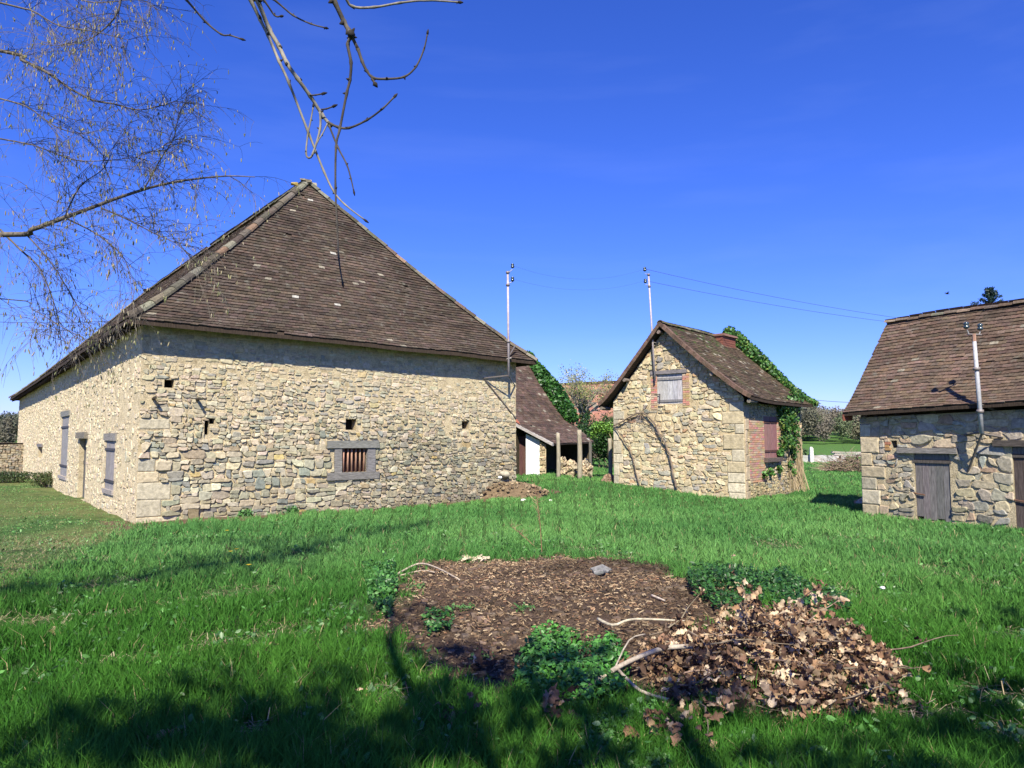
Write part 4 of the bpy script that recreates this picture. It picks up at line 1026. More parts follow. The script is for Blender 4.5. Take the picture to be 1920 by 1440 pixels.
for i in range(26):                      # dead clinging stems below
    a = random.uniform(HD*.7, HD*.98); mb.tube([sid.p(a+random.uniform(0, .25), -.05, random.uniform(.05, .3)), sid.p(a+random.uniform(-.08, .1), .7, .06), sid.p(a+random.uniform(-.1, .1), random.uniform(1.0, 1.7), .05)], .009, 4, vary((.36, .28, .17), .2))
mb.build('stem', M['bark'], ivy2)
# vine trained on the gable
vine = thing('grapevine', gab.p(2.3, .1, .1), 'arched bare vine stem trained on the cottage gable below the shutter', 'vine')
def gp_(pts, o=.1): return [gab.p(*gab.hit(x, y, o), o) for x, y in pts]
VC = (.17, .13, .10)
for pts, ra, rb in (([(1268, 914), (1262, 890), (1257, 860), (1250, 840), (1238, 815), (1225, 792), (1212, 778), (1200, 774), (1180, 783), (1165, 792), (1151, 798)], .030, .020), ([(1151, 800), (1162, 812), (1178, 838), (1186, 860), (1192, 885), (1200, 914)], .014, .02)):
    sp = smooth_poly(gp_(pts), 4); b = MB(); n = len(sp)
    sp = [q+Vector((random.gauss(0, .008), 0, random.gauss(0, .008))) for q in sp]; b.tube(sp, [ra+(rb-ra)*i/(n-1)*random.uniform(.9, 1.1) for i in range(n)], 7, VC); b.build('stem', M['bark'], vine, True)
b = MB()
for i in range(42):
    base_ = random.choice([(1225, 792), (1212, 780), (1200, 776), (1180, 783), (1165, 792), (1240, 815)]); q = gp_([base_])[0]
    d = Vector(gab.t)*random.gauss(0, .8)+Vector((0, 0, random.gauss(.0, .8)))+gab.n*random.uniform(0, .3); b.tube(curve_pts(q, d, random.uniform(.2, .7), 6, .4, 0), [.007, .006, .005, .005, .004, .003, .002], 4, vary((.22, .16, .11), .2), 0, False)
b.build('twigs', M['bark'], vine)

#==================================================================== MASTS, WIRES
def insulator(mb, p, col=(.03, .05, .06)):
    prof_ = [(0, .02), (.02, .05), (.05, .055), (.07, .03), (.09, .05), (.12, .045), (.14, .015)]
    mb.tube([p+Vector((0, 0, h)) for h, r in prof_], [r for h, r in prof_], 8, col)
WIRES = []
def mast_thing(name, label, foot, top, r, rings, bracket, ins, colm=(.42, .36, .36), iscale=1.0):
    o = thing(name, foot, label, 'mast'); b = MB(); foot, top = Vector(foot), Vector(top); b.tube([foot, foot.lerp(top, .5), top], [r, r*.95, r*.8], 8, colm)
    for t in rings: q = foot.lerp(top, t); b.tube([q-Vector((0, 0, .03)), q+Vector((0, 0, .03))], r*1.5, 8, (.2, .17, .16))
    b.build('mast_tube', M['metal'], o, True)
    for pts, rr in bracket: b = MB(); b.tube(pts, rr, 5, (.13, .11, .10)); b.build('bracket', M['metal'], o)
    for arm, ip in ins:
        b = MB(); b.tube(arm, .011, 5, (.3, .3, .3)); b.build('insulator_arm', M['metal'], o); b = MB(); insulator(b, Vector(ip)); b.build('insulator', M['glassy'], o, True); WIRES.append(Vector(ip)+Vector((0, 0, .08)))
    return o
s1 = front.hit(953, 705, .45); Yp = front.p(s1[0], 0, .42).y
f1 = at(954, 706, Yp); t1x = at(952, 509, Yp)
mast_thing('wire_mast', 'pinkish grey steel mast on the right corner of the big barn', f1, t1x, .035, (.33, .87, .99),
    [([f1+Vector((0, 0, .03)), front.p(s1[0]-.55, f1.z-.05, .02)], .02), ([f1, front.p(front.L-.03, f1.z-.2, 0)], .018), ([front.p(s1[0]-.5, f1.z-.08, .03), front.p(front.L+.0, f1.z-1.15, .02)], .02), ([f1.lerp(t1x, .16)+Vector((-.22, .0, -.02)), f1.lerp(t1x, .16)+Vector((.08, 0, .04))], .028), ([f1.lerp(t1x, .2)+Vector((.02, 0, 0)), f1.lerp(t1x, .31)+Vector((.2, .25, 0))], .02)],
    [([t1x-Vector((0, 0, .06)), at(961, 505, Yp)], at(961, 503, Yp)), ([t1x-Vector((0, 0, .35)), at(962, 528, Yp)], at(961, 528, Yp))])
f2s = gab.hit(1228, 712, .12); f2 = gab.p(f2s[0], f2s[1], .12); Y2 = f2.y
f2 = at(1228, 714, Y2); t2x = at(1216, 513, Y2)
mast_thing('wire_mast', 'slender steel mast fixed to the gable of the small cottage', f2, t2x, .030, (.4, .88, .99),
    [([at(1225, 642, Y2), at(1241, 645, Y2), at(1229, 670, Y2+.1)], .016), ([at(1226, 676, Y2), at(1243, 679, Y2), at(1229, 707, Y2+.1)], .016)],
    [([t2x-Vector((0, 0, .03)), at(1209, 513, Y2)], at(1209, 509, Y2)), ([at(1218, 534, Y2), at(1210, 534, Y2)], at(1210, 531, Y2))])
Y3 = rw.p(rw.hit(1840, 812, .35)[0], 0, .35).y
f3 = at(1841, 813, Y3); t3 = at(1827, 640, Y3)
o3 = mast_thing('wire_mast', 'thick silver mast with rusty top before the roof of the right outbuilding', f3, t3, .042, (.24, .7), [([f3, rw.p(rw.hit(1812, 868)[0], .98, .0)], .022), ([f3+Vector((0, 0, .02)), rw.p(rw.hit(1808, 815)[0], 1.75, 0)], .02), ([f3-Vector((0, 0, 0)), rw.p(rw.hit(1880, 812)[0], 1.7, 0)], .02), ([f3.lerp(t3, .32), rw.p(rw.hit(1862, 745)[0], 2.2, -.1)], .02), ([at(1815, 627, Y3), at(1840, 628, Y3)], .018)],
    [([at(1817, 627, Y3), at(1813, 618, Y3)], at(1812, 617, Y3)), ([at(1836, 627, Y3), at(1838, 621, Y3)], at(1838, 620, Y3))], colm=(.40, .40, .41))
b = MB(); b.tube([t3, at(1826, 626, Y3)], .035, 7, (.35, .2, .13)); b.build('rusty_tip', M['metal'], o3)
w3_ = WIRES[4:6]
def wire(a, b_, sag, label, r=.008, col=(.035, .035, .04)):
    pts = [Vector(a).lerp(Vector(b_), i/24)-Vector((0, 0, sag*4*(i/24)*(1-i/24))) for i in range(25)]
    m_ = MB(); m_.tube(pts, r, 4, col); o = m_.build('overhead_wire', M['plain'], None, origin=tuple(pts[0])); tag(o, label, 'wire', 'overhead wires'); return o
wire(WIRES[0], WIRES[2], .35, 'upper thin wire sagging between the barn mast and the cottage mast', .0022)
wire(WIRES[1], WIRES[3], .3, 'lower thin wire sagging between the barn mast and the cottage mast', .0022)
wire(WIRES[2], at(1740, 604, 24), .12, 'upper of the two wires from the cottage mast to the right roof', .006)
wire(WIRES[3], at(1740, 612, 24), .12, 'lower of the two wires from the cottage mast to the right roof', .006)
wire(at(1475, 743, 38), at(1640, 755, 38), .1, 'short low wire seen between the cottage and the right outbuilding', .014)
wire(at(-200, 590, 13), at(235, 600, 15.5), .1, 'single wire running in from the left to the barn eave', .006)

#==================================================================== YARD THINGS
def post(px, pb, pt, Y, r, label):
    a = at(px, pb, Y); zb = tz(a.x, a.y); t = at(px-1, pt, Y)
    b = MB(); b.tube(smooth_poly([(a.x, a.y, zb-.1), ((a.x+t.x)/2+.015, a.y, (zb+t.z)/2), tuple(t)], 3), [r*1.05, r, r*1.02, r*.97, r*.95, r*.93, r*.9], 8, (.33, .29, .22))
    o = b.build('wooden_post', M['wood'], None, True, origin=(a.x, a.y, zb)); tag(o, label, 'post', 'weathered posts in the yard')
post(1047, 884, 812, 26.0, .075, 'leaning grey post nearest the stone end of the shed')
post(1087, 886, 806, 25.5, .09, 'thick grey post before the middle of the open shed bay')
post(1144, 880, 822, 25.0, .07, 'slim grey post standing beside the cottage corner')
def stone_heap(name, label, c, r, n, cols, cat, size=(.05, .13), mound=None, seed=1, material=None, group=None):
    R = random.Random(seed); mb = MB(); z0 = tz(c[0], c[1])
    if mound:
        N_ = 14
        vs = []; fs = []
        for j in range(5):
            for i in range(N_):
                an = 2*math.pi*i/N_; k = (1-j/4)*R.uniform(.88, 1.12); vs.append((c[0]+math.cos(an)*r[0]*k, c[1]+math.sin(an)*r[1]*k, z0-.05+r[2]*(1-(1-j/4)**2)**.5*R.uniform(.85, 1.1)))
        for j in range(4):
            for i in range(N_): a = j*N_+i; b_ = j*N_+(i+1) % N_; fs.append((a, b_, b_+N_, a+N_))
        mb.add(vs, fs, mound)
    for i in range(n):
        k = R.random()**.6; an = R.uniform(0, 2*math.pi); x = c[0]+math.cos(an)*k*r[0]; y = c[1]+math.sin(an)*k*r[1]; z = z0+r[2]*math.sqrt(max(0, 1-k*k))*.95-.01
        s_ = R.uniform(*size); ax = Vector((R.gauss(0, 1), R.gauss(0, 1), R.gauss(0, .4))).normalized(); ay = ax.orthogonal().normalized(); az = ax.cross(ay)
        mb.box((x, y, z), ax*s_, ay*s_*.7, az*s_*.45, vary(R.choice(cols), .2), 0, s_*.25)
    o = mb.build(name, material or M['stone'], None, origin=(c[0], c[1], z0)); tag(o, label, cat, group); return o
p = gnd(935, 935); stone_heap('rubble_heap', 'slumped heap of earth and rubble at the right corner of the big barn', (p.x+.1, p.y+.0), (1.35, .6, .42), 300, [(.28, .21, .13), (.20, .15, .09), (.16, .12, .075)], 'rubble', (.012, .05), (.15, .105, .062), 5, M['soil'])
p = gnd(905, 905); b = MB(); vs_ = []
def boulder(name, label, c, r, col, cat='stone', sx=1.3, seed=0, group=None):
    import bmesh
    bm = bmesh.new(); bmesh.ops.create_icosphere(bm, subdivisions=3, radius=1)
    for v in bm.verts:
        k = 1+.22*mnoise.noise(v.co*1.3+Vector((seed, 0, 0)))+.06*mnoise.noise(v.co*4+Vector((seed, 0, 0))); v.co = Vector((v.co.x*sx, v.co.y, v.co.z*.8))*k*r
    b = MB(); vs = [v.co+Vector(c) for v in bm.verts]; fs = [[q.index for q in f.verts] for f in bm.faces]; b.add(vs, fs, col); bm.free()
    o = b.build(name, M['stone'], None, True, origin=tuple(c)); tag(o, label, cat, group); return o
q = front.hit(945, 889, .1); qq = front.p(q[0], q[1], .14); boulder('loose_stone', 'rounded grey stone bulging from the rubble at the barn corner', tuple(qq), .12, (.36, .32, .24))
q = front.hit(936, 895, .3); boulder('white_pebble', 'bright white pebble resting on the rubble by the barn corner', tuple(front.p(q[0], q[1], .34)), .045, (.85, .85, .85))
p = gnd(982, 943); boulder('white_pebble', 'white chip lying in the grass at the foot of the rubble heap', (p.x, p.y, .06), .06, (.75, .74, .7))
p = gnd(1032, 942); boulder('white_pebble', 'small pale chip in the grass right of the rubble heap', (p.x, p.y, .05), .04, (.7, .68, .62))
# stump and rubble by the shed
for px, lab, rr, h in ((1070, 'broken stone stub standing in the open shed bay', .2, .58), (1098, 'pale pile of stones at the right end of the open shed bay', .22, .62), (1054, 'thin pale stone stub beside the shed pier', .13, .7)):
    p = at(px, 885, 27.2); stone_heap('stone_stub', lab, (p.x, p.y), (rr, rr, h), 90, [(.48, .38, .25), (.40, .32, .22), (.3, .25, .18)], 'stones', (.05, .12), (.3, .24, .16), int(px))
p = at(1153, 900, 23.6); stone_heap('chopping_log', 'low heap of broken brick beside the left corner of the cottage', (p.x-.18, p.y), (.22, .2, .22), 45, [(.2, .13, .09), (.26, .18, .12)], 'rubble', (.04, .09), (.14, .1, .07), 4).name = 'brick_rubble'
p = gnd(1632, 951); b = MB()
for i in range(9):
    a = Vector((p.x+random.uniform(-.3, .25), p.y+random.uniform(-.15, .1), .05+random.uniform(0, .1))); d = Vector((random.uniform(.2, .5), random.uniform(-.2, .2), random.uniform(-.05, .22)))*.7
    b.box(a, d/2, d.orthogonal().normalized()*.045, d.cross(d.orthogonal()).normalized()*.018, random.choice([(.42, .33, .23), (.55, .48, .38), (.3, .2, .13)]), 0, .008)
tag(b.build('scrap_wood', M['wood'], None, origin=(p.x, p.y, 0)), 'scatter of broken pale boards at the outbuilding corner', 'scrap wood')
# low concrete wall, post and brush in the gap to the valley
a = at(1480, 864, 50); c_ = at(1585, 862, 50); b = MB()
zg_ = tz(18, 50)
for i in range(9):
    x0 = a.x+(c_.x-a.x)*i/9; x1 = a.x+(c_.x-a.x)*(i+1)/9; b.box(((x0+x1)/2, 50+.02*i, zg_+.19+random.uniform(-.03, .03)), Vector(((x1-x0)/2, 0, 0)), Vector((0, .2, 0)), Vector((0, 0, .25)), vary((.42, .41, .38), .12), 0, .03)
tag(b.build('low_wall', M['block'], None, origin=(a.x, 50, zg_)), 'low pale grey wall beyond the cottage at the valley edge', 'wall')
p = at(1522, 862, 49.5); b = MB(); b.box((p.x, p.y, zg_+.42), Vector((.11, 0, 0)), Vector((0, .08, 0)), Vector((0, 0, .52)), (.72, .70, .62), 0, .01); b.box((p.x-.02, p.y, zg_+.96), Vector((.07, 0, 0)), Vector((0, .06, 0)), Vector((0, 0, .05)), (.72, .70, .62), 0, .02)
tag(b.build('white_post', M['block'], None, origin=(p.x, p.y, zg_)), 'short white post standing at the low grey wall', 'post')
o = thing('brush_heap', at(1580, 880, 36), 'brown heap of cut brushwood beyond the left end of the outbuilding', 'brush heap'); b = MB(); P = []; N = []
pc = at(1590, 880, 36)
for i in range(420):
    an = random.uniform(0, 6.28); k = random.random()**.5; q = Vector((pc.x+math.cos(an)*1.25*k, pc.y+math.sin(an)*.6*k, tz(pc.x, pc.y)+.05+random.uniform(0, .75)*(1-k*k))); b.tube(curve_pts(q, (random.gauss(0, 1), random.gauss(0, .6), random.gauss(.15, .35)), random.uniform(.4, 1), 3, .2), [.014, .011, .009, .006], 3, vary(random.choice([(.22, .15, .10), (.30, .23, .16), (.15, .11, .08)]), .3), 0, False)
b.build('branches', M['bark'], o)
o = thing('plank_stack', at(1592, 852, 42), 'pale boards stacked above the brushwood heap', 'boards'); b = MB(); pp_ = at(1594, 851, 42)
for i in range(6): b.box(pp_+Vector((random.uniform(-.1, .1), .1*i, .09*(i % 3)-.1)), Vector((.9, 0, -.05+.05*(i % 2))), Vector((0, .08, 0)), Vector((0, 0, .025)), vary((.38, .34, .30), .2))
b.tube([pp_+Vector((-.5, .2, -.1)), (pp_.x-.5, pp_.y+.2, -.1)], .06, 5, (.2, .18, .15)); b.tube([pp_+Vector((.5, .2, -.1)), (pp_.x+.5, pp_.y+.2, -.1)], .06, 5, (.2, .18, .15))
b.build('boards', M['wood_h'], o)
# ruined wall at the far left
q0 = gnd(-40, 893); q1 = gnd(33, 893); rwll = Wall((q0.x-3, q0.y+1.0), (q1.x+.6, q1.y+1.2)); o = thing('rubble_wall', (q1.x, q1.y, 0), 'old rubble wall running off behind the far end of the barn', 'wall')
masonry(rwll, [(0, 1.5), (rwll.L*.5, 1.35), (rwll.L, 1.42)], seed=71, parent=o, name='masonry', sizes=((.3, .5), (.2, 1)), hfn=lambda x, z: .05, gapfn=lambda x, z: .015, pal=[((.26, .21, .14), 4), ((.3, .24, .16), 3), ((.2, .18, .14), 2)], mortar=(.18, .14, .09))
b = MB(); b.add([rwll.p(0, 1.5, 0), rwll.p(rwll.L, 1.42, 0), rwll.p(rwll.L, 1.42, -.5), rwll.p(0, 1.5, -.5), rwll.p(0, -.2, -.5), rwll.p(rwll.L, -.2, -.5)], [(0, 1, 2, 3), (3, 2, 5, 4)], (.25, .2, .15)); b.build('wall_core', M['mortar'], o)
# soaring bird
bp = at(1776, 551, 60); b = MB()
b.tube([bp+Vector((-.16, 0, 0)), bp+Vector((-.08, 0, .02)), bp+Vector((.06, 0, .01)), bp+Vector((.2, 0, 0))], [.01, .055, .05, .01], 6, (.02, .02, .02))
for sx in (-1, 1): b.add([bp+Vector((-.08, 0, .02)), bp+Vector((.08, 0, .02)), bp+Vector((.05, .2*sx, .16)), bp+Vector((.0, .42*sx, .08)), bp+Vector((-.05, .2*sx, .15))], [(0, 1, 2, 4), (4, 2, 3)], (.02, .02, .02))
tag(b.build('bird', M['plain'], None, origin=tuple(bp)), 'tiny dark bird in the sky above the right outbuilding', 'bird')
# conifer behind the right roof
cp = at(1860, 700, 34); o = thing('conifer', (cp.x, cp.y, 0), 'top of a dark conifer rising behind the right tiled roof', 'tree')
top_c = at(1856, 541, 34); b = MB(); b.tube([(cp.x, cp.y, -.2), (cp.x, cp.y, 4), tuple(top_c)], [.16, .1, .015], 7, (.12, .1, .08)); b.build('trunk', M['bark'], o)
b = MB(); P = []; N = []; zt = top_c.z
for i in range(110):
    z = zt-.05-(i/110)*5.0; an = i*2.4; L = min(1.9, .12+(zt-z)*.62)*random.uniform(.75, 1.1); d = Vector((math.cos(an), math.sin(an), .75)).normalized(); c0 = Vector((cp.x+(top_c.x-cp.x)*z/zt, cp.y, z)); pts = curve_pts(c0, d, L, 5, .15, .02); b.tube(pts, [.018, .014, .011, .008, .006, .004], 3, (.1, .08, .06), 0, False)
    for q in pts[1:]:
        a, dd = ball_pts(q, (.09+.02*L,)*3, 24, .1); P.append(a); N.append(dd)
b.build('branches', M['bark'], o); leafcloud('needles', np.concatenate(P), np.concatenate(N), .07, [(.02, .045, .035), (.03, .06, .045)], o, shape='leaf', spread=1.5)

#==================================================================== FAR WOODS
def woods(name, label, xs, cols, n, Yr=(200, 250), hs_=(6, 10), size=.9, per=420):
    P = []; N = []; TT = []
    for i in range(n):
        Y = random.uniform(*Yr); px = random.uniform(*xs); x = (px-960)/F*Y; z = tz(x, Y); h = random.uniform(*hs_); w_ = h*random.uniform(.3, .45)
        cc_ = np.array(random.choice(cols))*random.uniform(.85, 1.15)
        for q_ in range(5):
            k_ = random.uniform(.45, .75); a, d = ball_pts((x+random.uniform(-.4, .4)*w_, Y, z+h*(.35+.4*random.random())), (w_*k_, w_*k_, h*.42*k_), per//5, .3); P.append(a); N.append(d); TT.append(np.tile(cc_, (per//5, 1)))
    V, f, t = leaves(np.concatenate(P), np.concatenate(N), size, [(1, 1, 1)], None, 'leaf', .8); T_ = np.concatenate(TT); t = [np.concatenate([T_, T_])*(.85+.3*rng.random((2*len(T_), 1)))]
    return tag(npmesh(name, V, f, t, M['dry_leaf'], None, (P[0][0][0], P[0][0][1], 0)), label, 'woodland', kind='stuff')
woods('far_woodland', 'grey brown leafless woodland on the slope across the valley', (1380, 1760), [(.19, .17, .125), (.21, .185, .14), (.17, .165, .115), (.14, .17, .09)], 150, (200, 290), (7, 12.5), .5, 1300)
woods('far_woodland', 'hazy woodland on the skyline beyond the ruined wall at the left', (-260, 130), [(.12, .12, .085), (.14, .13, .095), (.10, .11, .075)], 90, (150, 240), (7, 11), .5, 900)
woods('hedgerow', 'dark hedge at the bottom of the far green field', (1380, 1530), [(.04, .07, .04), (.05, .08, .035)], 14, (95, 110), (3.5, 5.5), .4)
woods('gorse_bushes', 'yellowing bushes at the foot of the far field', (1555, 1625), [(.16, .15, .04), (.13, .12, .05), (.09, .1, .04)], 12, (88, 96), (2, 3.6), .3)

#==================================================================== FOREGROUND
def scatter_xy(n, x0, x1, y0, y1): return rng.uniform(x0, x1, n), rng.uniform(y0, y1, n)
# litter on the compost patch
def litter():
    n = 16000; x, y = scatter_xy(n, -1.8, 2.8, 4.8, 10.6); keep = soil_mask(x, y) > rng.uniform(.1, 1, n); x, y = x[keep], y[keep]; n = len(x); z = terr(x, y)+rng.uniform(.0, .03, n)
    L = rng.uniform(.012, .06, n); big = rng.random(n) < .03; L = np.where(big, L*2.2, L); w_ = rng.uniform(.002, .007, n); an = rng.uniform(0, 2*np.pi, n); ti = rng.normal(0, .3, n)
    d = np.stack([np.cos(an)*np.cos(ti), np.sin(an)*np.cos(ti), np.sin(ti)], 1); sd = np.stack([-np.sin(an), np.cos(an), np.zeros(n)], 1); P = np.stack([x, y, z], 1)
    up = np.array([0, 0, .004])
    V = np.stack([P-d*L[:, None]/2-sd*w_[:, None], P-d*L[:, None]/2+sd*w_[:, None], P+d*L[:, None]/2+sd*w_[:, None], P+d*L[:, None]/2-sd*w_[:, None], P-d*L[:, None]*.4+up*2, P+d*L[:, None]*.4+up*2], 1).reshape(-1, 3)
    b_ = np.arange(n)[:, None]*6; f4 = np.concatenate([b_+np.array([0, 4, 5, 3]), b_+np.array([1, 2, 5, 4])])
    cols = np.array([(.22, .145, .085), (.12, .08, .048), (.33, .235, .14), (.42, .32, .2), (.06, .042, .03), (.24, .13, .075)]); C = cols[rng.choice(6, n, p=[.3, .27, .16, .07, .12, .08])]*rng.uniform(.75, 1.25, (n, 1))
    dk = nz(x, y, 1.3, 4); C = C*np.clip(.95+dk[:, None]*.9, .4, 1.25)
    char = np.exp(-(((x-1.55)/.75)**2+((y-9.4)/.45)**2)); C = C*(1-.75*char[:, None])
    return npmesh('wood_chip_litter', V, [f4], [np.concatenate([C, C])], M['dry_leaf'])
tag(litter(), 'brown litter of chips and stalks covering the bare round patch', 'litter', kind='stuff')
b = MB(); R_ = random.Random(2)
for i in range(1500):
    x = R_.uniform(-1.6, 2.6); y = R_.uniform(5.2, 10.4)
    if float(soil_mask(x, y)) < R_.uniform(.3, 1): continue
    s_ = R_.uniform(.008, .03); dk = 1+mnoise.noise(Vector((x*1.5, y*1.5, 2))); b.box((x, y, tz(x, y)+s_*.2), Vector((s_, s_*.3, 0)), Vector((-s_*.3, s_, 0)), Vector((0, 0, s_*.7)), vary(rot((.10, .07, .05), dk), .4), 0, s_*.35)
tag(b.build('soil_clods', M['soil'], None), 'small clods of dark earth over the bare patch', 'earth clods', kind='stuff')
def stick(name, label, pts, ra, rb, col, cat='stick', side=()):
    o = thing(name, pts[0], label, cat); b = MB(); sp = smooth_poly(pts, 4); n = len(sp); b.tube(sp, [ra+(rb-ra)*i/(n-1) for i in range(n)], 7, col); b.build('stem', M['bark'], o, True)
    for s_, r in side: b = MB(); b.tube(smooth_poly(s_, 3), r, 6, col); b.build('side_shoot', M['bark'], o, True)
    return o
def G(px, py, dz=.03): p = gnd(px, py, .05); p.z = tz(p.x, p.y)+dz; return p
stick('dead_branch', 'pale curved stick lying on the left of the bare patch', [G(745, 1078), G(785, 1068, .07), G(820, 1080, .06), G(862, 1106)], .014, .008, (.42, .34, .26), side=[([G(748, 1082), G(790, 1076, .03), G(815, 1082, .02)], .007)])
stick('dead_branch', 'forked grey branch sticking out of the leaf pile to the left', [G(1075, 1308, .05), G(1120, 1294, .1), G(1170, 1278, .14), G(1240, 1262, .18), G(1300, 1262, .2)], .016, .018, (.36, .30, .23), side=[([G(1160, 1283, .12), G(1200, 1305, .07), G(1255, 1318, .06)], .011), ([G(1150, 1286, .12), G(1180, 1250, .2), G(1210, 1238, .2)], .006)])
stick('dead_branch', 'long thin pale stick crossing the bare patch above the brambles', [G(1121, 1178, .05), G(1150, 1190, .07), G(1190, 1188, .12), G(1290, 1186, .12)], .014, .008, (.42, .37, .27))
stick('dead_branch', 'short pale stick near the right side of the bare patch', [G(1222, 1130), G(1247, 1138)], .012, .008, (.45, .37, .3))
p = G(1130, 1086, .03); bz = MB()
for i in range(5): bz.tube([G(1108+i*2, 1083+i*2, .03), G(1130, 1080+i*3, .06), G(1146-i*3, 1084+i, .03)], .02, 6, vary((.17, .165, .16), .3))
tag(bz.build('charred_log', M['bark'], None, origin=tuple(p)), 'ash grey charred log lying on the burnt edge of the bare patch', 'log')
bz = MB()
for i in range(22):
    p = G(888+random.gauss(0, 14), 1054+random.gauss(0, 3), .04); s_ = random.uniform(.02, .06); bz.box(p, Vector((s_, .01, random.uniform(-.01, .02))), Vector((0, s_*.4, 0)), Vector((0, 0, .008)), vary((.62, .52, .36), .15), 0, .006)
tag(bz.build('wood_chips', M['wood'], None, origin=tuple(G(888, 1054))), 'little heap of fresh cream wood chips on the far edge of the bare patch', 'wood chips')
for k_, (px, py, lab) in enumerate(((905, 1225, 'grassy weed sprig near the lower tip of the bare patch'), (985, 1160, 'tiny green seedling cluster in the middle of the bare patch'), (1065, 1195, 'low weed at the lower edge of the bare patch next to the brambles'), (780, 1110, 'pale green weed by the left rim of the bare patch'), (870, 1150, 'small weed in the left half of the bare patch beside dark soil'))):
    c = G(px, py, .0); a, d = ball_pts((c.x, c.y, c.z+.03), (.10+.03*k_ % .07, .09, .05), 46, .1); o = leafcloud('weed_sprig', a, np.tile((0, -.2, 1.), (len(a), 1)), .035, [(.07, .17, .04), (.10, .20, .06)], None, shape='leaf', spread=.7, origin=tuple(c)); tag(o, lab, 'weed', 'weeds sprouting in the bare patch')
# lobed oak leaves
def oak_leaves(P, D, N, size, cols):
    n = len(P); lob = [(0, .05), (.12, .16), (.2, .10), (.34, .27), (.44, .15), (.60, .30), (.70, .16), (.84, .18), (1.0, 0)]
    u = D/np.linalg.norm(D, axis=1, keepdims=True); nn = N-u*(N*u).sum(1, keepdims=True); nn /= np.linalg.norm(nn, axis=1, keepdims=True)+1e-9; w_ = np.cross(nn, u); s_ = size*rng.uniform(.45, 1.4, (n, 1)); curl = rng.uniform(-.8, 1.2, (n, 1)); fold = rng.uniform(-.2, 1.1, (n, 1)); tw_ = rng.normal(0, .5, (n, 1))
    cols_ = []; K = len(lob); V = []
    for sgn in (1, 0, -1):
        for a, b_ in lob:
            b_ = b_*rng.uniform(.75, 1.15, (n, 1))
            q = P+u*s_*a*(1-.25*abs(curl)*a)+w_*s_*b_*sgn+nn*s_*(-curl*a*a*.8+fold*b_*abs(sgn)+tw_*a*b_*sgn+.12*np.sin(a*9+tw_*5)); V.append(q)
    V = np.stack(V, 1); base_ = np.arange(n)[:, None]*(3*K); fs = []
    for k in range(K-1):
        fs.append(base_+np.array([k, k+1, K+k+1, K+k])); fs.append(base_+np.array([K+k, K+k+1, 2*K+k+1, 2*K+k]))
    C = np.array(cols)[rng.choice(len(cols), n)]*rng.uniform(.65, 1.3, (n, 1)); return V.reshape(-1, 3), fs, [C]*len(fs)
OAK = [(.33, .195, .105), (.39, .26, .15), (.17, .095, .055), (.56, .43, .28), (.07, .04, .028), (.34, .245, .16), (.23, .13, .08), (.12, .07, .045)]
def oak_mesh(name, P, D, N, size, parent, cols=OAK, origin=None):
    V, f, t = oak_leaves(np.array(P), np.array(D), np.array(N), size, cols); return npmesh(name, V, f, t, M['dry_leaf'], parent, origin)
RP = random.Random(31)
pc = G(1440, 1230); pile = thing('leafy_branch_pile', (pc.x, pc.y, 0), 'pile of cut oak branches with withered brown leaves in the foreground grass', 'brush pile')
b = MB(); P = []; D = []; N = []
outline = [(1205, 1195), (1250, 1190), (1330, 1175), (1420, 1135), (1470, 1130), (1540, 1155), (1620, 1185), (1660, 1215), (1685, 1250), (1690, 1300), (1640, 1310), (1560, 1320), (1480, 1330), (1400, 1320), (1330, 1310), (1290, 1330), (1240, 1300), (1210, 1250)]
poly = [gnd(x, y, .12) for x, y in outline]
def inside(x, y):
    c = False; j = len(poly)-1
    for i in range(len(poly)):
        if (poly[i].y > y) != (poly[j].y > y) and x < (poly[j].x-poly[i].x)*(y-poly[i].y)/(poly[j].y-poly[i].y)+poly[i].x: c = not c
        j = i
    return c
px_, py_ = [v.x for v in poly], [v.y for v in poly]; ccx, ccy = sum(px_)/len(px_), sum(py_)/len(py_)
nst = 0
while nst < 190:
    x, y = RP.uniform(min(px_), max(px_)), RP.uniform(min(py_), max(py_))
    if not inside(x, y): continue
    nst += 1; k = min(1, math.hypot((x-ccx)/1.2, (y-ccy)/.75)); z = tz(x, y)+RP.uniform(.01, .46)*(1-.75*k)
    d = Vector((RP.gauss(1.1, .8), RP.gauss(-.1, .7), RP.gauss(.08, .22))).normalized(); L = RP.uniform(.25, .6); pts = curve_pts((x, y, z), d, L, 6, .25, .03, RP)
    if not inside(pts[-1].x, pts[-1].y) and RP.random() < .8: continue
    for q in pts: q.z = max(q.z, tz(q.x, q.y)+.01)
    b.tube(pts, [.007, .0065, .006, .005, .004, .003, .002], 5, vary((.20, .15, .11), .3), 0, False)
    for i in range(1, 7):
        for _ in range(RP.choice((2, 3, 4, 4))):
            dd = ((pts[i]-pts[i-1]).normalized()*.5+Vector((RP.gauss(0, .7), RP.gauss(0, .7), RP.gauss(-.05, .55)))).normalized(); q = pts[i]+dd*RP.uniform(0, .03); q.z = max(q.z, tz(q.x, q.y)+.03)
            if not inside(q.x, q.y) and RP.random() < .85: continue
            P.append(tuple(q)); D.append(tuple(dd)); N.append((RP.gauss(0, .8), RP.gauss(-.5, .8), RP.gauss(.6, .7)))
b.build('branches', M['bark'], pile)
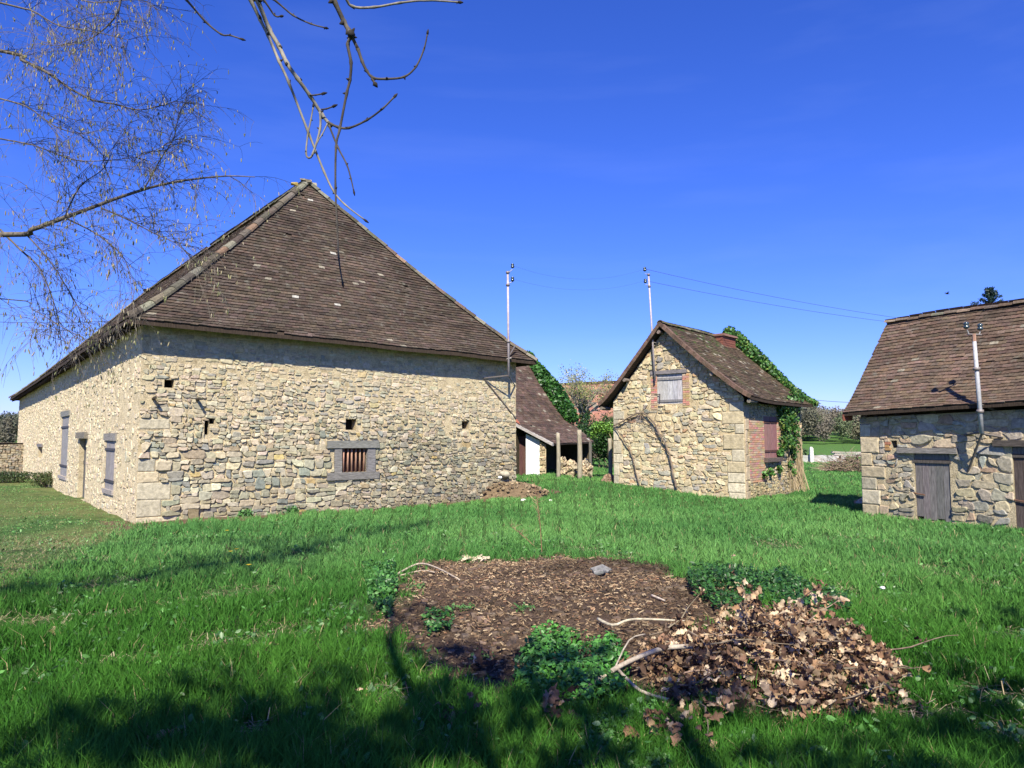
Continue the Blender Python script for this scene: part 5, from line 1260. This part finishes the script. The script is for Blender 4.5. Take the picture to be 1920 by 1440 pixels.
for i in range(3200):
    x, y = RP.uniform(min(px_), max(px_)), RP.uniform(min(py_), max(py_))
    if not inside(x+RP.gauss(0, .05), y+RP.gauss(0, .05)): continue
    k = min(1, math.hypot((x-ccx)/1.15, (y-ccy)/.7)); P.append((x, y, tz(x, y)+.02+RP.random()**1.3*.40*(1-.8*k))); D.append((RP.gauss(0, 1), RP.gauss(0, 1), RP.gauss(-.1, .6))); N.append((RP.gauss(0, .8), RP.gauss(-.4, .8), RP.gauss(.5, .7)))
oak_mesh('withered_leaves', P, D, N, .074, pile)
def leaf_clump(px, py, n, spread_, label, name='withered_leaf_sprig', cols=OAK, size=.085, h=.12):
    c = G(px, py, .04); o = thing(name, tuple(c), label, 'leaf sprig'); b = MB(); P = []; D = []; N = []
    pts = curve_pts(c+Vector((-spread_*.6, 0, 0)), (1, RP.gauss(0, .4), .35), spread_*1.6, 5, .25, .06, RP); b.tube(pts, [.005, .0045, .004, .0035, .003, .002], 5, (.2, .14, .1)); b.build('stem', M['bark'], o)
    for i in range(n):
        q = RP.choice(pts)+Vector((RP.gauss(0, spread_*.3), RP.gauss(0, spread_*.3), RP.uniform(0, h))); P.append(tuple(q)); D.append((RP.gauss(0, 1), RP.gauss(-.2, 1), RP.gauss(0, .5))); N.append((RP.gauss(0, .8), RP.gauss(-.6, .7), RP.gauss(.5, .6)))
    oak_mesh('leaves', P, D, N, size, o, cols)
leaf_clump(1245, 1365, 26, .16, 'drooping bunch of withered oak leaves in front of the branch pile')
leaf_clump(1020, 1340, 20, .14, 'brown leaf bunch in the grass left of the branch pile')
leaf_clump(850, 1345, 12, .08, 'dark reddish leaf sprig in the shaded grass below the bare patch', cols=[(.16, .07, .05), (.3, .16, .1)])
leaf_clump(1360, 1350, 22, .22, 'row of pink brown leaves along the near edge of the branch pile')
leaf_clump(1460, 1335, 14, .18, 'few curled leaves in the grass below the middle of the branch pile')
leaf_clump(1380, 1108, 6, .06, 'pale withered leaves on a twig above the branch pile', h=.3)
leaf_clump(1552, 1140, 5, .04, 'single dark dry leaf sprig standing behind the branch pile', cols=[(.2, .1, .07)], h=.25)
leaf_clump(1185, 1265, 10, .1, 'reddish leaves where the forked branch enters the pile')
leaf_clump(905, 1240, 12, .14, 'scattered dry leaves at the near tip of the bare patch')
for px, py, lab in ((495, 1230, 'lone tan leaf on the lawn left of the bare patch'), (690, 1295, 'pair of pale leaves half hidden in the shaded grass'), (118, 1295, 'pale orange leaf at the lower left in the grass'), (300, 1390, 'brown leaves in the sparse grass at the bottom left'), (100, 1190, 'small pinkish leaf by the dry strip at the left')):
    leaf_clump(px, py, 3 if px != 300 else 7, .04 if px != 300 else .12, lab, 'fallen_leaf', cols=[(.45, .28, .16), (.5, .36, .24)], size=.07, h=.05)

# leafy ground cover (brambles)
def cover(label, pts_px, n, size, h, cols=None):
    P = []; 
    poly_ = [gnd(x, y, .08) for x, y in pts_px]; xs_ = [v.x for v in poly_]; ys_ = [v.y for v in poly_]; k = 0
    from_ = poly_
    def ins(x, y):
        c = False; j = len(from_)-1
        for i in range(len(from_)):
            if (from_[i].y > y) != (from_[j].y > y) and x < (from_[j].x-from_[i].x)*(y-from_[i].y)/(from_[j].y-from_[i].y)+from_[i].x: c = not c
            j = i
        return c
    while len(P) < n and k < n*12:
        k += 1; x, y = random.uniform(min(xs_), max(xs_)), random.uniform(min(ys_), max(ys_))
        if not ins(x, y): continue
        v = mnoise.noise(Vector((x*2.5, y*2.5, 1)))
        if v < -.25 and random.random() < .7: continue
        P.append((x, y, tz(x, y)+random.random()**.7*h*(1+v)))
    P = np.array(P); Nn = np.tile((0, -.2, 1.), (len(P), 1))
    o = leafcloud('bramble_cover', P, Nn, size, cols or [(.04, .14, .025), (.07, .20, .04), (.025, .08, .02), (.10, .24, .06)], None, shape='leaf', spread=.6, origin=(P[0][0], P[0][1], 0)); tag(o, label, 'ground cover', kind='stuff')
cover('low green bramble leaves along the left edge of the bare patch', [(680, 1060), (740, 1060), (745, 1110), (730, 1160), (690, 1120)], 1500, .045, .12)
cover('dark bramble thicket between the bare patch and the leaf pile', [(1290, 1085), (1370, 1065), (1470, 1070), (1560, 1110), (1600, 1150), (1540, 1160), (1440, 1130), (1350, 1150), (1290, 1115)], 5200, .042, .17, [(.03, .10, .02), (.05, .14, .03), (.02, .06, .015)])
cover('bright bramble leaves in front of the bare patch', [(1000, 1200), (1060, 1190), (1150, 1200), (1180, 1240), (1170, 1300), (1090, 1320), (1000, 1310), (960, 1260)], 3600, .04, .13, [(.06, .20, .03), (.09, .26, .05), (.04, .12, .02)])
cover('small leafy weeds at the bottom right of the patch', [(1080, 1330), (1240, 1320), (1260, 1440), (1100, 1440)], 1800, .032, .07, [(.06, .17, .03), (.10, .22, .06)])
cover('few nettle leaves on the lower left of the bare patch', [(790, 1150), (850, 1145), (850, 1180), (800, 1185)], 260, .04, .08)
def lawn_weeds():
    P = []
    for k in range(520):
        y = 2.2*(1+random.random()**1.3*5.5); x = random.uniform(-.85, .85)*y
        if float(soil_mask(x, y)) > .4 or inside(x, y): continue
        n_ = random.randint(4, 16); sp_ = random.uniform(.04, .16)
        for i in range(n_): a_, b_ = x+random.gauss(0, sp_), y+random.gauss(0, sp_); P.append((a_, b_, tz(a_, b_)+random.uniform(.03, .11)))
    P = np.array(P); o = leafcloud('lawn_weeds', P, np.tile((0, -.3, 1.), (len(P), 1)), .045, [(.07, .19, .04), (.11, .27, .06), (.05, .13, .03), (.13, .22, .09)], None, shape='leaf', spread=.6)
    tag(o, 'broad leaved weeds and clover scattered through the lawn', 'weeds', kind='stuff')
lawn_weeds()
TG = np.array([[mnoise.noise(Vector((i*.08, j*.08, 9)))+.5*mnoise.noise(Vector((i*.3, j*.3, 2))) for i in range(280)] for j in range(150)])
def tfield(x, y): return TG[np.clip(np.round(y*10).astype(int), 0, 149), np.clip(np.round((x+14)*10).astype(int), 0, 279)]
def thatch():
    n = 60000; y = 2.2+rng.random(n)**1.5*10; x = rng.uniform(-.85, .85, n)*y; v = tfield(x, y); pm = path_mask(x, y); keep = (v+pm*.9 > .22+.25*rng.random(n)) & (soil_mask(x, y) < .9)
    x, y = x[keep], y[keep]; n = len(x); z = terr(x, y)+rng.uniform(.01, .07, n); L = rng.uniform(.04, .12, n)[:, None]; an = rng.uniform(0, 6.28, n); ti = rng.normal(0, .35, n)
    d = np.stack([np.cos(an)*np.cos(ti), np.sin(an)*np.cos(ti), np.sin(ti)], 1); sd = np.stack([-np.sin(an), np.cos(an), np.zeros(n)], 1)*rng.uniform(.0015, .003, (n, 1)); P = np.stack([x, y, z], 1)
    V = np.stack([P-sd, P+sd, P+sd+d*L, P-sd+d*L], 1).reshape(-1, 3); f = np.arange(n)[:, None]*4+np.arange(4); C = np.array([(.34, .27, .15), (.24, .18, .10), (.42, .36, .22)])[rng.choice(3, n)]*rng.uniform(.7, 1.2, (n, 1))
    return npmesh('dead_grass', V, [f], [C], M['dry_leaf'])
tag(thatch(), 'straw coloured dead grass lying between the green blades', 'dead grass', kind='stuff')
# dry weed stalks
def stalk(px, py, top, label, lean=0):
    a = G(px, py, 0); t = at(px+lean, top, a.y); o = thing('dry_stalk', tuple(a), label, 'weed stalk'); b = MB(); pts = smooth_poly([a, a.lerp(t, .5)+Vector((.02, 0, 0)), t], 4); b.tube(pts, [.006-.0004*i for i in range(len(pts))], 5, (.26, .13, .08)); b.build('stem', M['bark'], o)
    b = MB()
    for i in range(26):
        q = a.lerp(t, random.uniform(.45, 1)); b.tube(curve_pts(q, (random.gauss(0, 1), random.gauss(0, 1), .8), random.uniform(.05, .16), 3, .3), [.003, .0025, .002, .001], 3, vary((.38, .25, .15), .3), 0, False)
    b.build('seed_twigs', M['bark'], o)
stalk(1016, 1038, 905, 'tall thin rusty weed stalk standing at the far edge of the bare patch', -14)
stalk(1008, 1030, 985, 'short slanted weed stalk leaning left of the tall stalk', -52)
# dandelions
for px, py, lab in ((425, 1012, 'yellow dandelion nearest the barn'), (432, 1050, 'left flower of the dandelion pair in the lawn'), (443, 1046, 'right flower of the dandelion pair in the lawn'), (466, 1078, 'orange yellow dandelion below the dandelion pair')):
    c = G(px, py, .17); c0 = c-Vector((0, 0, .18)); o = thing('dandelion', tuple(c0), lab, 'flower', 'dandelions in the lawn'); b = MB(); b.tube([c0, c], .003, 4, (.1, .2, .05)); b.build('stem', M['leaf'], o)
    b = MB()
    for i in range(18):
        an = i/18*6.283; u = Vector((math.cos(an), math.sin(an), .3)); w_ = Vector((-math.sin(an), math.cos(an), 0)); b.add([c, c+u*.03+w_*.006, c+u*.034, c+u*.03-w_*.006], [(0, 1, 2, 3)], (.75, .55, .03))
    b.build('flower_head', M['leaf'], o)
p = G(1655, 1104, .1); boulder('white_pebble', 'tiny white speck of stone in the right lawn', tuple(p), .022, (.85, .85, .85))

#==================================================================== GRASS
def in_rect(x, y, P0, u, v, L, D, m=0.0):
    a = (x-P0.x)*u.x+(y-P0.y)*u.y; d = (x-P0.x)*v.x+(y-P0.y)*v.y; return (a > -m) & (a < L+m) & (d > -m) & (d < D+m)
def grass():
    N = 1000000
    # depth distribution: density ~ Y^-1.6 over a widening strip
    Y0, Y1 = 1.6, 58.0
    ys = np.linspace(Y0, Y1, 4000); pdf = ys**-1.62*(1.62*ys+3.2); cdf = np.cumsum(pdf); cdf /= cdf[-1]
    y = np.interp(rng.random(N), cdf, ys); hw = .81*y+1.6; x = rng.uniform(-1, 1, N)*hw
    # gather into tufts
    cell = .05+.022*y; jx = np.round(x/cell)*cell; jy = np.round(y/cell)*cell
    hx = np.sin(jx*127.1+jy*311.7)*43758.5; hx = hx-np.floor(hx); hy_ = np.sin(jx*269.5+jy*183.3)*43758.5; hy_ = hy_-np.floor(hy_)
    k = rng.uniform(.2, .75, N); x = x+(jx+(hx-.5)*cell-x)*k*.9; y = y+(jy+(hy_-.5)*cell-y)*k*.9
    n1 = np.empty(N); n2 = np.empty(N)
    # smooth noise by bilinear lookup
    g = np.array([[mnoise.noise(Vector((i*.35, j*.35, 0))) for i in range(400)] for j in range(260)])
    def look(s_, o):
        u = np.clip((x+60)*s_+o, 0, 398.9); v = np.clip((y+2)*s_*1.0+o*.3, 0, 258.9); i = u.astype(int); j = v.astype(int); fu = u-i; fv = v-j
        return g[j, i]*(1-fu)*(1-fv)+g[j, i+1]*fu*(1-fv)+g[j+1, i]*(1-fu)*fv+g[j+1, i+1]*fu*fv
    n1 = look(2.8, 3); n2 = look(1.0, 40); 
    keep = np.ones(N, bool)
    sm = soil_mask(x, y); keep &= rng.random(N) > sm*1.02
    keep &= ~in_rect(x, y, BC, BT, BN, BL, BD, .05)
    fd = barn_front_dist(x, y); al = (x-BC.x)*BT.x+(y-BC.y)*BT.y
    keep &= ~((fd > -.1) & (fd < .42+.3*n1+.1*rng.random(N)) & (al > .3) & (al < 10.5))
    keep &= ~in_rect(x, y, HL, hg, ht, HW, HD, .12); keep &= ~in_rect(x, y, RC, ru, rv, RL, RDP, .03)
    # bramble and leaf pile zones stay open
    pm = path_mask(x, y); keep &= rng.random(N) > pm*.45
    ingp = np.array([inside(a, b) if (0.6 < a < 3.4 and 3.6 < b < 8) else False for a, b in zip(x, y)]); keep &= ~(ingp & (rng.random(N) < .93))
    keep &= ~((y < 13) & (rng.random(N) < .6*ss(.25, .5, np.where(y < 13, tfield(x, y), 0))))
    bare = (n1 < -.42) & (rng.random(N) < .75) & (y < 9) & (x < 1); keep &= ~bare
    x, y, n1, n2, pm, hx = x[keep], y[keep], n1[keep], n2[keep], pm[keep], hx[keep]; n = len(x)
    z = terr(x, y)-.01
    hgt = (.10+.05*rng.random(n)+.07*hx)*(1+.5*n1)*(1-.72*pm)*(1+.35*(rng.random(n) < .06)); hgt *= np.interp(y, [0, 12, 20, 58], [1.05, .8, .6, .7]); hgt *= 1+.9*np.clip(n2-.12, 0, 1)*(y < 7); hgt = np.clip(hgt, .02, .3)
    tf = np.where(y < 13, tfield(x, y), 0); hgt *= 1-.62*ss(.15, .45, tf)*(1-pm); hgt *= 1+.5*ss(.2, .6, -tf)
    ring = np.clip(soil_mask(x, y)*1, 0, 1); hgt *= 1-.5*ring
    w_ = .0019*(np.maximum(y, 2.4)/2.4)**.74*rng.uniform(.7, 1.4, n)
    az = rng.uniform(0, 2*np.pi, n); lean = np.abs(rng.normal(.22, .30, n)); la = hx*6.28*3+rng.normal(0, 1.0, n)
    d = np.stack([np.cos(la)*np.sin(lean), np.sin(la)*np.sin(lean), np.cos(lean)], 1); sd = np.stack([np.cos(az), np.sin(az), np.zeros(n)], 1)
    P = np.stack([x, y, z], 1); h = hgt[:, None]; ww = w_[:, None]; out = np.stack([np.cos(la), np.sin(la), np.zeros(n)], 1); bend = rng.uniform(.05, .6, (n, 1))
    m_ = P+d*h*.5; t = P+d*h*.95+out*h*bend*.55-np.array([0, 0, 1])*h*bend*.25
    V = np.stack([P-sd*ww, P+sd*ww, m_-sd*ww*.85, m_+sd*ww*.85, t], 1).reshape(-1, 3)
    b_ = np.arange(n)[:, None]*5; q = b_+np.array([0, 1, 3, 2]); tr = b_+np.array([2, 3, 4])
    A = np.array([(.092, .215, .040)]); B = np.array([(.150, .285, .062)]); C_ = np.array([(.048, .135, .028)]); Dr = np.array([(.24, .22, .085)]); St = np.array([(.36, .29, .15)])
    f = np.clip(.45+n2*1.5+n1*.5+rng.normal(0, .22, n), 0, 1)[:, None]; col = C_*(1-f)+B*f; col = .5*col+.5*A*rng.uniform(.6, 1.4, (n, 1))
    dr = np.clip(pm*.55*(rng.random(n) < .8)+.0, 0, 1)[:, None]*rng.uniform(.2, 1, (n, 1)); col = col*(1-dr)+Dr*dr
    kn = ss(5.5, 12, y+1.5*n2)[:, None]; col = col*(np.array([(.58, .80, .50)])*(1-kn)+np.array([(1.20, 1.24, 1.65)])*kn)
    st = (rng.random(n) < .015+.10*pm); col[st] = St*rng.uniform(.7, 1.2, (st.sum(), 1))
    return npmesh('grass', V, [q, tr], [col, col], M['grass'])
tag(grass(), 'lush green grass of the farmyard lawn', 'grass', kind='stuff')
